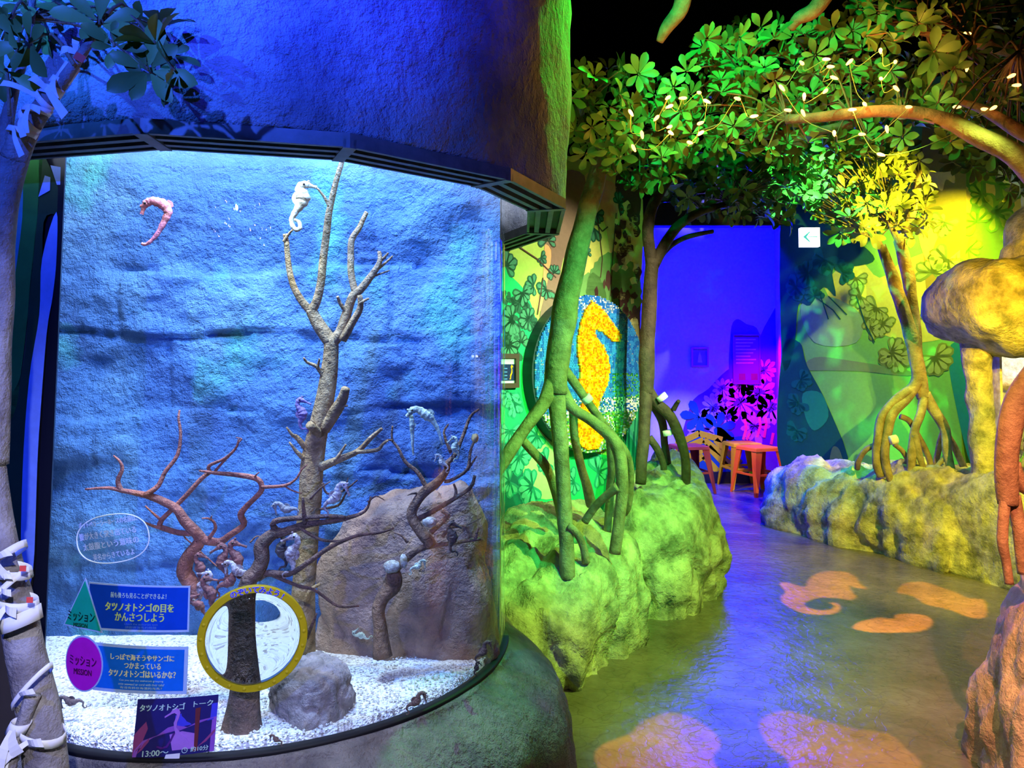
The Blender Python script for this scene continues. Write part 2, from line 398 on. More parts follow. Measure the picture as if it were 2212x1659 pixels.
WA.poly([(1352, 705), (1376, 690), (1378, 780), (1368, 830), (1356, 770)], cream, 5)
for i in range(8): WA.line([(1356+i*3, 700), (1357+i*3, 760), (1360+i*2.3, 815)], 1.2, dbr, 6)
WA.poly([(1355, 815), (1382, 830), (1382, 1010), (1340, 1010), (1330, 920), (1350, 880)], paint('mural_reed', 60, 170, 140), 4)
for i in range(14): WA.line([(1330+i*4, 1010), (1334+i*4+random.uniform(-6, 6), 900+random.uniform(-25, 35))], 4, teal, 5)
for (x, y, sz, n) in ((1120, 498, 40, 9), (1092, 575, 38, 7), (1100, 470, 42, 9), (1150, 480, 34, 8), (1182, 520, 34, 7), (1168, 556, 20, 5), (1196, 590, 26, 7),
        (1180, 625, 30, 7), (1128, 632, 32, 7), (1152, 618, 26, 6), (1282, 492, 34, 7), (1288, 462, 26, 6), (1268, 548, 16, 5), (1336, 440, 26, 7), (1106, 690, 42, 9), (1140, 690, 30, 8), (1098, 745, 36, 8), (1125, 740, 28, 7)):
    WA.spray(x, y, sz, g2, g3, n)
for i in range(16):
    WA.spray(random.uniform(1086, 1160), random.uniform(640, 770), random.uniform(14, 26), g2, None, 6)
for (x, y) in ((1100, 930), (1120, 985), (1160, 940), (1180, 1000), (1100, 1040), (1150, 1050), (1215, 1010), (1240, 1040), (1290, 1020), (1110, 870), (1098, 850)):
    WA.spray(x, y, random.uniform(30, 46), paint('mural_teal_leaf', 30, 150, 120), paint('mural_teal_light', 70, 190, 150), 8)
for L in ([(1100, 520), (1160, 560), (1200, 600)], [(1290, 470), (1300, 560), (1296, 600)], [(1330, 460), (1322, 560), (1318, 640)], [(1172, 600), (1166, 640), (1160, 680)], [(1270, 460), (1300, 500), (1312, 490)]):
    WA.line(L, 3, dbr, 4)
for i in range(60):  # bark flecks hanging down the painted tree on the right
    x = random.uniform(1328, 1378); y = random.uniform(430, 700); r = random.uniform(2, 7)
    WA.poly(blob(x, y, r, r*random.uniform(.8, 1.8), 9, 5, .5, random.random()*6), dbr if random.random() < .6 else cream, 5)
for i in range(26):
    x = random.uniform(1285, 1378); y = random.uniform(600, 720); r = random.uniform(2, 5)
    WA.poly(blob(x, y, r, r*random.uniform(1, 4), 9, 5, .5, random.random()*6), dbr, 5)
WA.poly([(1130, 1000), (1180, 900), (1230, 1000), (1210, 1070), (1150, 1070)], paint('mural_sand', 170, 200, 140), 1)
WA.poly([(1070, 960), (1110, 930), (1170, 1130), (1070, 1200)], teal, 1)
WA.finish()

# --- right mural wall (two panels)
WB = Wall('wall_right', (2.36, 6.40), (3.23, 5.35), 0, 3.4, paint('mural_field', 108, 196, 84), label='curved mural wall painted with a green field and leaves')
WC = Wall('wall_right_panel', (3.23, 5.35), (4.6, 5.15), 0, 3.4, paint('mural_leafy', 110, 168, 62), label='mural panel painted with bright leaves beside the rock overhang')
yel = paint('mural_yellow', 236, 222, 96); oli = paint('mural_olive', 140, 138, 46); olg = paint('mural_olive_leaf', 104, 142, 58); olh = paint('mural_olive_light', 140, 182, 84)
dtl = paint('mural_teal_and_shade', 12, 84, 76); hill = paint('mural_hill', 104, 150, 80); lime2 = paint('mural_lime2', 186, 214, 84)
WB.poly([(1780, 620), (1850, 560), (1900, 600), (1960, 560), (2075, 540), (2075, 700), (1990, 740), (1900, 720), (1850, 690)], lime2, 0)
WB.poly([(1995, 250), (2080, 250), (2080, 690), (2040, 700), (2000, 620)], oli, 1)
WB.poly([(1990, 380), (2002, 372), (2040, 372), (2060, 372), (2062, 396), (2044, 388), (2036, 412), (2024, 404), (2010, 388)], yel, 2)
WB.poly([(1985, 500), (2020, 478), (2036, 462), (2042, 470), (2032, 500), (2016, 540), (2024, 566), (2000, 560)], yel, 2)
WB.poly([(2050, 560), (2074, 540), (2074, 600), (2056, 590)], yel, 2)
WB.poly([(1730, 800), (1760, 772), (1830, 778), (1960, 800), (1960, 812), (1860, 802), (1760, 800)], hill, 1)
WB.poly([(1730, 660), (1790, 640), (1860, 680), (1850, 740), (1760, 740)], paint('mural_mist', 120, 180, 110), 1)
WB.poly([(1690, 440), (1760, 470), (1850, 520), (1890, 560), (1850, 575), (1800, 580), (1806, 640), (1780, 620), (1750, 660), (1725, 660), (1715, 760), (1690, 780)], dtl, 2)  # canopy shade painted in here together with the dark mural foliage
WB.poly([(1690, 760), (1728, 740), (1744, 790), (1790, 880), (1830, 1015), (1690, 1015)], dtl, 2)
WB.poly([(1735, 850), (1775, 850), (1790, 900), (1760, 930), (1740, 900)], paint('mural_sea', 26, 140, 100), 3)
WB.poly([(1793, 990), (1800, 965), (1814, 972), (1822, 1010), (1793, 1012)], hill, 3)
for (x, y, s2) in ((1745, 590, 34), (1780, 560, 36), (1820, 590, 30), (1720, 620, 30), (1760, 640, 24), (1730, 820, 26), (1725, 870, 28), (1722, 930, 26)):
    WB.spray(x, y, s2, paint('mural_teal_leaf2', 10, 104, 88), None, 8, layer=4)
for (x, y, s2) in ((1850, 600, 30), (1860, 640, 30), (1895, 665, 34), (1870, 690, 26), (1905, 700, 30), (1880, 710, 26), (1935, 770, 42), (1925, 760, 36), (2020, 770, 42), (2045, 560, 40), (2015, 590, 40), (2040, 480, 34), (2010, 680, 30)):
    WB.spray(x, y, s2, olg, olh, 8)
for L in ([(1850, 640), (1870, 700), (1890, 740)], [(1760, 640), (1800, 670), (1816, 690)], [(1770, 630), (1790, 690)], [(1790, 640), (1830, 680)]): WB.line(L, 2.5, dtl, 4)
WB.poly([(2048, 760), (2090, 760), (2110, 1010), (2096, 1000), (2070, 900)], paint('mural_sea2', 20, 140, 130), 1)
WB.finish()
WC.poly([(2076, 400), (2100, 420), (2092, 470), (2080, 480), (2072, 520), (2076, 450)], yel, 1)
WC.poly([(2130, 390), (2140, 380), (2150, 410), (2146, 430), (2132, 425)], yel, 1)
WC.poly([(2170, 440), (2230, 420), (2230, 500), (2190, 500)], yel, 1)
for (x, y, s2) in ((2095, 380, 32), (2150, 460, 46), (2110, 480, 36), (2200, 490, 44), (2160, 400, 36), (2210, 420, 40), (2120, 420, 30), (2090, 540, 34)):
    WC.spray(x, y, s2, paint('mural_bright_leaf', 110, 186, 50), paint('mural_bright_light', 160, 206, 60), 6)
WC.finish()

# --- blue side room beyond the doorway
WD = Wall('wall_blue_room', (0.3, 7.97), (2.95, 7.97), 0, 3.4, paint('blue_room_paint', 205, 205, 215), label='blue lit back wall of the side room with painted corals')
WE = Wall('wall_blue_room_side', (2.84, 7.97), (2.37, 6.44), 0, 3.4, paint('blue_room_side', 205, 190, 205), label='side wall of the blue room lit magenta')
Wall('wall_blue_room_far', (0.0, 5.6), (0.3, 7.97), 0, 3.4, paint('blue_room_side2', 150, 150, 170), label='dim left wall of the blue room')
mb = MB(); mb.box((1.45, 6.46, 2.96), (1.9, 0.12, 0.98)); struct(mb.build('trim_1', black_m), 'black header above the doorway', 'trim')
vio = paint('mural_violet', 196, 150, 226); vio2 = paint('mural_violet_dark', 96, 50, 120); mus = paint('mural_mustard', 226, 200, 8); tl3 = paint('mural_blue_leaf', 24, 84, 110); cor = paint('mural_coral', 236, 140, 96)
WD.poly([(1490, 880), (1530, 840), (1570, 800), (1620, 770), (1660, 690), (1690, 680), (1690, 1020), (1480, 1020)], vio2, 0)
WD.poly([(1578, 720), (1590, 690), (1612, 700), (1640, 720), (1645, 830), (1580, 830)], paint('mural_rock', 96, 70, 120), 1)
for (x, y, s2) in ((1540, 880, 34), (1520, 925, 40), (1560, 840, 30), (1600, 870, 44), (1640, 850, 40), (1600, 830, 30), (1630, 920, 42), (1665, 880, 36), (1570, 900, 30), (1650, 800, 32)):
    WD.spray(x, y, s2, vio, None, 11, layer=2, wd=.62, spread=2*PI)
    WD.spray(x, y, s2*.35, vio2, None, 6, layer=3)
WD.poly([(1480, 980), (1500, 935), (1550, 950), (1600, 1000), (1600, 1022), (1480, 1022)], tl3, 4)
for L in ([(1460, 960), (1510, 936), (1560, 950)], [(1460, 975), (1520, 950), (1566, 985)], [(1460, 1000), (1530, 965), (1572, 1010)], [(1470, 1015), (1520, 985), (1550, 1018)], [(1545, 950), (1580, 985), (1600, 1000)], [(1560, 990), (1590, 1010), (1606, 1016)]):
    WD.line(L, 13, mus, 6)
for (x, y) in ((1510, 900), (1550, 925), (1580, 945), (1530, 960)): WD.spray(x, y, 40, tl3, None, 5, layer=5, wd=.8)
for L in ([(1605, 950), (1612, 925), (1608, 905)], [(1635, 945), (1642, 920), (1640, 900)], [(1650, 945), (1655, 915), (1652, 900)], [(1612, 950), (1620, 935)], [(1665, 960), (1670, 935)]): WD.line(L, 6, cor, 6)
WD.finish()
mb = MB(); mb.box((1.6, 7.955, 0.06), (2.6, 0.03, 0.12)); struct(mb.build('baseboard_back', black_m), 'black skirting under the blue wall', 'baseboard')
for i in range(10):
    WE.line([(1664+i*3.4, 1010), (1668+i*3, 900-random.random()*60), (1672+i*2.2, 760-random.random()*60)], random.uniform(3, 7), random.choice([cor, vio, vio2]), 1+i % 3)
WE.finish()
# --- behind the visitor and far sides, so the tank glass has a room to mirror
Wall('wall_rear', (-3.0, -2.6), (4.9, -2.6), 0, 3.4, mat('rear_wall_paint', (0.05, 0.06, 0.09), 0.8), label='dark wall behind the visitor')
Wall('wall_east', (4.9, -2.6), (4.6, 5.15), 0, 3.4, mat('rear_wall_paint', (0.05, 0.06, 0.09), 0.8), label='dark far right wall')
# --- strip of painted wall left of the tank
WL = Wall('wall_left', (-1.03, 1.60), (-2.9, 2.0), 0, 1.72, paint('left_wall_brown', 74, 66, 58), th=0.015, label='painted wall strip left of the tank with a mossy tree mural')
lg = paint('left_moss', 40, 112, 52); lb = paint('left_blue', 120, 150, 230); lt = paint('left_teal', 60, 130, 160); ld = paint('left_dark_moss', 34, 60, 40)
WL.poly([(-60, 300), (56, 320), (54, 470), (40, 700), (10, 900), (-60, 950)], lt, 0)
WL.poly([(54, 320), (92, 320), (86, 430), (70, 600), (48, 800), (30, 900), (-20, 960), (0, 860), (28, 640), (50, 470)], lg, 1)
WL.poly([(90, 330), (132, 420), (128, 460), (96, 480), (92, 640), (70, 800), (56, 1000), (40, 1220), (-40, 1220), (0, 920), (50, 800), (66, 620), (84, 440)], ld, 1)
WL.poly([(100, 380), (112, 384), (111, 412), (86, 426)], lb, 3)
WL.poly([(112, 358), (134, 362), (136, 400), (126, 400)], lb, 3)
WL.poly([(125, 458), (125, 560), (117, 640), (104, 720), (90, 900), (84, 1000), (74, 1240), (50, 1240), (52, 1020), (66, 820), (88, 680), (94, 560)], lb, 3)
WL.finish()
mb = MB(); vs = []
for q in ((66, 1640), (98, 1640), (156, 262), (96, 262)): vs.append(cyl(*on_glass(*q), .012))
for q in ((66, 1640), (98, 1640), (156, 262), (96, 262)): vs.append(cyl(*on_glass(*q), .012)+Vector((-.006, .014, 0)))
mb.add(vs, [(0, 1, 2, 3), (7, 6, 5, 4)]+[(i, 4+i, 4+(i+1) % 4, (i+1) % 4) for i in range(4)])
struct(mb.build('trim_2', frame_m), 'dark upright frame at the left edge of the tank glass', 'trim')

Wall('wall_void_stand_in', (-3.0, 5.2), (0.0, 5.6), 0, 3.4, ceil_m, label='added black sheet standing for the dark void behind the mural wall')  # added black sheet where the depth behind is only dark
mb = MB(); mb.box((0.9, 5.45, 2.95), (1.9, 0.05, 0.9)); struct(mb.build('trim_void_stand_in', ceil_m), 'added black sheet standing for the darkness above the mural wall', 'trim')  # added black sheet in place of plain darkness overhead

# ================================================================== THE TANK
def lathe(name, prof, mt, a0=0, a1=2*PI, seg=120, disp=0.0, sc=3.0, parent=None, center=TC, close=True, sub=6):
    P = catmull([list(p) for p in prof], sub); vs = []; fs = []
    full = abs(a1-a0-2*PI) < 1e-6; n = seg if full else seg+1
    for (r, z) in P:
        for k in range(n):
            a = a0+(a1-a0)*k/seg; d = Vector((math.cos(a), math.sin(a), 0))
            p = center+d*r+Vector((0, 0, z))
            if disp:
                w = fbm(p+Vector((5, 3, 1)), sc); p += d*disp*w
            vs.append(p)
    for i in range(len(P)-1):
        for k in range(seg):
            k2 = (k+1) % n
            fs.append((i*n+k, i*n+k2, (i+1)*n+k2, (i+1)*n+k))
    mb = MB(); mb.add(vs, fs)
    return mb.build(name, mt, parent, True)
plinth = tag(lathe('tank_plinth', [(0.90, -0.02), (0.885, 0.08), (0.87, 0.18), (0.855, 0.27), (0.83, 0.34), (0.77, 0.40), (0.715, 0.435), (0.695, 0.45), (0.60, 0.45)], rock_dark_m, disp=0.035, seg=160),
    'rough dark stone plinth under the curved tank', 'plinth')
lathe('rim', [(0.665, 0.446), (0.689, 0.446), (0.690, 0.452), (0.689, 0.457), (0.665, 0.457)], black_m, a0=math.radians(-119), a1=math.radians(0), sub=2, parent=plinth)
drum = tag(lathe('tank_canopy', [(0.79, 1.705), (0.845, 1.705), (0.856, 1.73), (0.860, 1.80), (0.868, 1.95), (0.872, 2.2), (0.874, 2.6), (0.874, 3.4)], drum_m, disp=0.012, sc=4, seg=160),
    'huge rough plaster drum over the tank washed in blue light', 'canopy')
# soffit ring of faceted metal vents
corn = [-145, -117, -89, -64, -37, -14, 12, 38]
Rv = Matrix
for i in range(len(corn)-1):
    a0, a1 = math.radians(corn[i]), math.radians(corn[i+1])
    def vp(a, r, z): return TC+Vector((math.cos(a)*r, math.sin(a)*r, z))
    A, B = vp(a0, 0.873, 0), vp(a1, 0.873, 0); A2, B2 = vp(a0, 0.765, 0), vp(a1, 0.765, 0)
    t = thing('soffit_vent', ['metal slot vent under the canopy, hidden round the far left', 'metal slot vent under the canopy above the left painted wall',
        'metal slot vent under the canopy at the dark upright frame', 'long metal slot vent above the white seahorse and pale branch',
        'metal slot vent sloping down above the right half of the tank', 'green-lit metal slot vent at the right corner of the canopy', 'metal slot vent turning away behind the tank'][i], 'vent', (A+B)/2+Vector((0, 0, 1.69)), 'slot vents around the tank canopy')
    def quad(mb, e0, e1, f0, f1, z0, z1):
        "block between fractions e across (outer 0 to inner 1) and f along"
        vs = []
        for z in (z0, z1):
            for e, f in ((e0, f0), (e0, f1), (e1, f1), (e1, f0)):
                p = (A+(B-A)*f)*(1-e)+(A2+(B2-A2)*f)*e; vs.append((p.x, p.y, z))
        mb.add(vs, [(3, 2, 1, 0), (4, 5, 6, 7), (0, 1, 5, 4), (1, 2, 6, 5), (2, 3, 7, 6), (3, 0, 4, 7)])
    mb = MB()
    quad(mb, 0, 1, 0, 1, 1.694, 1.706)
    for e0, e1 in ((0, .10), (.30, .44), (.64, .78), (.93, 1)): quad(mb, e0, e1, .02, .98, 1.678, 1.694)
    for f0, f1 in ((.0, .035), (.965, 1)): quad(mb, 0, 1, f0, f1, 1.676, 1.694)
    mb.build('vent_frame', metal_m, t)
    for e0, e1 in ((.10, .30), (.44, .64)):
        mb = MB(); quad(mb, e0, e1, .035, .965, 1.690, 1.6945); mb.build('slot', black_m, t)
# tank back wall: moulded rock blocks
def tank_wall_mat():
    mt, N, L, b = nodes('tank_rockwork')
    tc = N.new('ShaderNodeTexCoord')
    n = N.new('ShaderNodeTexNoise'); n.inputs['Scale'].default_value = 3.2; n.inputs['Detail'].default_value = 4; n.inputs['Roughness'].default_value = 0.6
    L.new(tc.outputs['Object'], n.inputs['Vector'])
    r = N.new('ShaderNodeValToRGB'); e = r.color_ramp.elements
    e[0].position = 0.30; e[0].color = (0.025, 0.075, 0.24, 1); e[1].position = 0.72; e[1].color = (0.13, 0.29, 0.52, 1)
    x = e.new(0.5); x.color = (0.055, 0.16, 0.40, 1)
    L.new(n.outputs['Fac'], r.inputs['Fac'])
    v = N.new('ShaderNodeTexNoise'); v.inputs['Scale'].default_value = 4.5; v.inputs['Detail'].default_value = 3
    L.new(tc.outputs['Object'], v.inputs['Vector'])
    r2 = N.new('ShaderNodeValToRGB'); r2.color_ramp.elements[0].position = 0.58; r2.color_ramp.elements[1].position = 0.72
    L.new(v.outputs['Fac'], r2.inputs['Fac'])
    mx = N.new('ShaderNodeMixRGB'); mx.inputs[2].default_value = (0.07, 0.33, 0.38, 1)
    L.new(r2.outputs[0], mx.inputs[0]); L.new(r.outputs[0], mx.inputs[1])
    # noise sets the teal patches, alike at every height
    L.new(mx.outputs[0], b.inputs['Base Color'])
    n2 = N.new('ShaderNodeTexNoise'); n2.inputs['Scale'].default_value = 26; n2.inputs['Detail'].default_value = 5; n2.inputs['Roughness'].default_value = 0.7
    L.new(tc.outputs['Object'], n2.inputs['Vector'])
    bp = N.new('ShaderNodeBump'); bp.inputs['Strength'].default_value = 1.0; bp.inputs['Distance'].default_value = 0.03
    L.new(n2.outputs['Fac'], bp.inputs['Height']); L.new(bp.outputs[0], b.inputs['Normal'])
    b.inputs['Roughness'].default_value = 0.8
    return mt
NX, NZ = 150, 150; vs = []
seams = [(0.72, .03), (0.93, -.02), (1.13, .02), (1.33, -.015), (1.55, .03)]
for j in range(NZ+1):
    z = 0.40+1.5*j/NZ
    for i in range(NX+1):
        X = -1.42+1.385*i/NX
        t = (X+0.70)/0.70
        Y = 2.155-0.02*t*t
        q = Vector((X*1.0, 3.3, z*1.4))
        d = 0.032*fbm(q, 3.2, 5)
        row = sum(1 for s, k in seams if z > s+k*X+0.012*math.sin(X*9+s*20))
        dz = min(abs(z-(s+k*X+0.012*math.sin(X*9+s*20))) for s, k in seams)
        d += 0.011*max(0, 1-dz/0.012)*max(0, .5+1.3*noise.noise(Vector((X*4, row, 0))))
        vx = min(abs(X-xx) for xx in ((-1.25, -0.87, -0.45, -0.1), (-1.05, -0.6, -0.22), (-1.2, -0.8, -0.3), (-1.0, -0.5, -0.15), (-1.15, -0.75, -0.35), (-0.9, -0.4))[row])
        d += 0.012*max(0, 1-vx/0.010)
        d += -0.009*math.sin(row*2.4+X*2)
        vs.append((X, Y+d, z))
mb = MB(); mb.add(vs, strip_faces(NX, NZ))
struct(mb.build('wall_tank_back', tank_wall_mat(), None, True), 'blue-grey moulded rock wall at the back of the tank', 'wall')
struct(lathe('wall_tank_shell', [(0.668, 0.44), (0.668, 1.0), (0.668, 1.9)], rock_dark_m, a0=math.radians(-4), a1=math.radians(241), seg=90), 'outer shell of the tank behind its rockwork', 'wall')
# sand bed
def sand_mat():
    mt, N, L, b = nodes('white_sand')
    tc = N.new('ShaderNodeTexCoord')
    v = N.new('ShaderNodeTexVoronoi'); v.inputs['Scale'].default_value = 190; L.new(tc.outputs['Object'], v.inputs['Vector'])
    r = N.new('ShaderNodeValToRGB'); e = r.color_ramp.elements
    e[0].position = 0.0; e[0].color = (0.30, 0.26, 0.24, 1); e[1].position = 0.35; e[1].color = (0.86, 0.85, 0.84, 1)
    sp = N.new('ShaderNodeSeparateColor'); L.new(v.outputs['Color'], sp.inputs[0]); L.new(sp.outputs[0], r.inputs['Fac'])
    L.new(r.outputs[0], b.inputs['Base Color'])
    bp = N.new('ShaderNodeBump'); bp.inputs['Strength'].default_value = 0.8; bp.inputs['Distance'].default_value = 0.006
    L.new(v.outputs['Distance'], bp.inputs['Height']); L.new(bp.outputs[0], b.inputs['Normal'])
    b.inputs['Roughness'].default_value = 0.9
    return mt
sand_m = sand_mat()
mb = MB(); vs = []; n = 100
for j in range(41):
    for i in range(n):
        a = 2*PI*i/n; r = 0.662*min(j, 39)/39
        X = TC.x+r*math.cos(a); Y = min(TC.y+r*math.sin(a), 2.2)
        z = SAND+0.010*fbm(Vector((X, Y, 0)), 5)*min(1, (0.675-r)*12)+0.03*max(0, Y-1.9)
        if j == 40: z = 0.43
        vs.append((X, Y, z))
fs = [(j*n+i, j*n+(i+1) % n, (j+1)*n+(i+1) % n, (j+1)*n+i) for j in range(40) for i in range(n)]
mb.add(vs, fs); tag(mb.build('sand_bed', sand_m, None, True), 'white gravelly sand covering the tank bottom', 'sand', kind='stuff')
mb = MB()
for i in range(2600):
    a = random.uniform(math.radians(-120), math.radians(0)); r = 0.668*math.sqrt(random.uniform(.25, 1))
    X, Y = TC.x+r*math.cos(a), TC.y+r*math.sin(a)
    if Y > 2.1: continue
    s = random.uniform(.0015, .0045); z = SAND+0.004
    mb.add([(X+s, Y, z), (X, Y+s, z+s*.2), (X-s, Y, z), (X, Y-s, z), (X, Y, z+s*.8), (X, Y, z-s)], [(0, 1, 4), (1, 2, 4), (2, 3, 4), (3, 0, 4), (1, 0, 5), (2, 1, 5), (3, 2, 5), (0, 3, 5)])
tag(mb.build('gravel', mat('gravel', (0.80, 0.76, 0.72), 0.9, var=.5, vscale=160)), 'loose pale gravel grains strewn on the tank sand', 'gravel', kind='stuff')
# water surface and glass
def glass_mat(name, tint, f0, power):
    mt, N, L, b = nodes(name); N.remove(b); out = N['Material Output']
    tr = N.new('ShaderNodeBsdfTransparent'); tr.inputs[0].default_value = (*tint, 1)
    gl = N.new('ShaderNodeBsdfGlossy'); gl.inputs['Roughness'].default_value = 0.01; gl.inputs[0].default_value = (1, 1, 1, 1)
    lw = N.new('ShaderNodeLayerWeight'); lw.inputs[0].default_value = 0.5
    pw = N.new('ShaderNodeMath'); pw.operation = 'POWER'; pw.inputs[1].default_value = power; L.new(lw.outputs['Facing'], pw.inputs[0])
    mr = N.new('ShaderNodeMapRange'); mr.inputs['To Min'].default_value = f0; mr.inputs['To Max'].default_value = 0.75; L.new(pw.outputs[0], mr.inputs['Value'])
    mx = N.new('ShaderNodeMixShader'); L.new(mr.outputs[0], mx.inputs[0]); L.new(tr.outputs[0], mx.inputs[1]); L.new(gl.outputs[0], mx.inputs[2])
    L.new(mx.outputs[0], out.inputs['Surface'])
    return mt, N, L, gl
gm, *_ = glass_mat('tank_glass', (0.94, 0.97, 1.0), 0.03, 5.0)
mb = MB(); n = 90
for pair in (((0, 0.452), (0, 1.88)), ((0, 1.88), (-0.012, 1.88)), ((-0.012, 1.88), (-0.012, 0.452)), ((-0.012, 0.452), (0, 0.452))):
    vs = [cyl(math.radians(-118+115*k/n), z, off) for k in range(n+1) for off, z in pair]
    mb.add(vs, [(k*2, k*2+2, k*2+3, k*2+1) for k in range(n)])
for k in (0, n): mb.add([cyl(math.radians(-118+115*k/n), z, off) for off, z in ((0, .452), (0, 1.88), (-.012, 1.88), (-.012, .452))], [(0, 1, 2, 3)])
tag(mb.build('tank_glass', gm, None, True), 'tall curved clear acrylic front of the seahorse tank', 'glass')
wm, N, L, gl = glass_mat('tank_water', (0.9, 0.97, 1.0), 0.25, 2.0)
tc = N.new('ShaderNodeTexCoord'); nz = N.new('ShaderNodeTexNoise'); nz.inputs['Scale'].default_value = 22; nz.inputs['Detail'].default_value = 3; L.new(tc.outputs['Object'], nz.inputs['Vector'])
bp = N.new('ShaderNodeBump'); bp.inputs['Strength'].default_value = 0.5; bp.inputs['Distance'].default_value = 0.02; L.new(nz.outputs['Fac'], bp.inputs['Height']); L.new(bp.outputs[0], gl.inputs['Normal'])
mb = MB(); vs = [(TC.x, 1.9, 1.842)]
for k in range(61):
    a = math.radians(-121+121*k/60+2); p = cyl(a, 1.842, -0.014); vs.append((p.x, min(p.y, 2.20), p.z))
vs += [(-0.03, 2.20, 1.842), (-1.37, 2.20, 1.842)]
mb.add(vs, [(0, k, k+1) for k in range(1, len(vs)-1)]+[(0, len(vs)-1, 1)])
tag(mb.build('tank_water_surface', wm), 'rippling water surface at the top of the tank', 'water')

# ---- stones in the tank
foot = [(-0.55, 2.08), (-0.44, 2.02), (-0.26, 1.985), (-0.09, 2.0), (-0.045, 2.09), (-0.1, 2.14), (-0.4, 2.15)]
tag(rock('slab_rock', foot, 0.40, mat('tank_brown_rock', (0.42, 0.27, 0.19), 0.8, vscale=9, col2=(0.20, 0.14, 0.12), bump=0.8, bscale=40), grad=(0.22, 0.3), z0=SAND-0.02, disp=0.045, sc=5,
         prof=[(1.0, -0.03), (1.03, 0.1), (1.0, 0.3), (0.95, 0.5), (0.9, 0.7), (0.82, 0.85), (0.72, 0.95)]), 'big brown slab of rock leaning at the back right of the tank', 'rock')
tag(rock('boulder', [(-0.52, 1.66), (-0.42, 1.64), (-0.365, 1.72), (-0.40, 1.82), (-0.48, 1.84), (-0.56, 1.76)], 0.10, mat('tank_grey_rock', (0.40, 0.33, 0.32), 0.85, vscale=20, col2=(0.2, 0.17, 0.17), bump=0.7, bscale=60), z0=SAND-0.01, disp=0.022, sc=9),
    'rounded grey boulder on the sand right of the magnifier', 'rock')

# ---- branching driftwood and corals
def coral(name, label, mt, branches, seg=8, group=None):
    p = at(branches[0][0][0][0], branches[0][0][0][1], branches[0][1])
    t = thing(name, label, 'driftwood', p, group)
    for (L, Y0, Y1, r0, r1, nm) in branches:
        mb = MB(); tube(mb, pxpath(L, Y0, Y1, r0, r1), seg, 4, wob=.22)
        mb.build(nm, mt, t, True)
    return t
B_ = 'branch'; W_ = 'twig'
coral('driftwood_tree', 'tall pale driftwood tree forking in the middle of the tank', driftwood_m, [
    ([(640, 1520, 44), (650, 1470, 33), (655, 1300, 28), (665, 1150, 25), (675, 1010, 25), (686, 930, 23), (705, 850, 18), (714, 780, 16), (716, 730, 15)], 1.88, 1.88, 0, 0, 'trunk'),
    ([(716, 740, 15), (688, 700, 13), (671, 668, 11)], 1.88, 1.87, 0, 0, B_),
    ([(672, 672), (654, 653), (634, 618), (624, 578), (619, 524), (616, 505)], 1.87, 1.85, 9, 5, B_),
    ([(672, 672), (684, 650), (693, 609), (698, 562), (703, 524), (709, 468), (714, 443), (726, 393), (739, 349), (743, 321)], 1.87, 1.86, 10, 5, B_),
    ([(711, 446), (700, 425), (685, 406)], 1.86, 1.85, 4, 2, W_), ([(613, 522), (622, 508), (636, 492)], 1.85, 1.84, 4, 2, W_),
    ([(717, 738, 14), (735, 719, 12), (748, 678, 11), (762, 640, 10), (779, 625, 9), (804, 593, 8), (820, 565, 6), (819, 543, 4)], 1.88, 1.90, 0, 0, B_),
    ([(815, 572), (830, 556), (839, 546)], 1.9, 1.9, 4, 2, W_), ([(806, 590), (830, 570), (848, 553)], 1.9, 1.92, 4, 2, W_), ([(806, 597), (825, 590), (842, 584)], 1.9, 1.9, 3, 1.5, W_),
    ([(768, 634), (759, 593), (758, 555), (760, 518), (776, 493), (784, 475), (792, 459)], 1.89, 1.92, 8, 5, B_),
    ([(740, 735), (762, 695), (778, 665), (777, 638)], 1.87, 1.85, 9, 6, B_), ([(777, 655), (790, 648), (797, 645)], 1.85, 1.84, 4, 2, W_),
    ([(748, 674), (735, 656), (729, 640)], 1.88, 1.86, 5, 3, W_),
    ([(702, 818), (684, 792), (664, 783), (656, 773)], 1.87, 1.84, 5, 2, W_), ([(686, 796), (688, 785), (690, 775)], 1.86, 1.85, 3, 2, W_),
    ([(700, 928, 13), (723, 890, 13), (739, 864, 11), (747, 838, 9)], 1.87, 1.84, 0, 0, B_), ([(735, 880), (745, 877), (750, 876)], 1.85, 1.84, 3, 2, W_),
    ([(690, 938, 12), (668, 918, 9)], 1.87, 1.83, 0, 0, B_),
    ([(664, 972), (641, 945), (632, 940), (619, 923)], 1.87, 1.84, 7, 2, W_), ([(656, 990), (640, 975), (625, 955)], 1.86, 1.84, 6, 2, W_),
    ([(690, 1010, 11), (729, 994, 8), (772, 975, 6), (801, 946, 5), (825, 926, 3)], 1.87, 1.82, 0, 0, B_),
    ([(770, 976), (814, 972), (826, 960), (838, 952)], 1.84, 1.82, 5, 2, W_), ([(723, 996), (738, 975), (747, 960)], 1.85, 1.84, 4, 2, W_),
    ([(660, 1300), (672, 1275), (690, 1262)], 1.86, 1.84, 8, 3, W_)], 12)
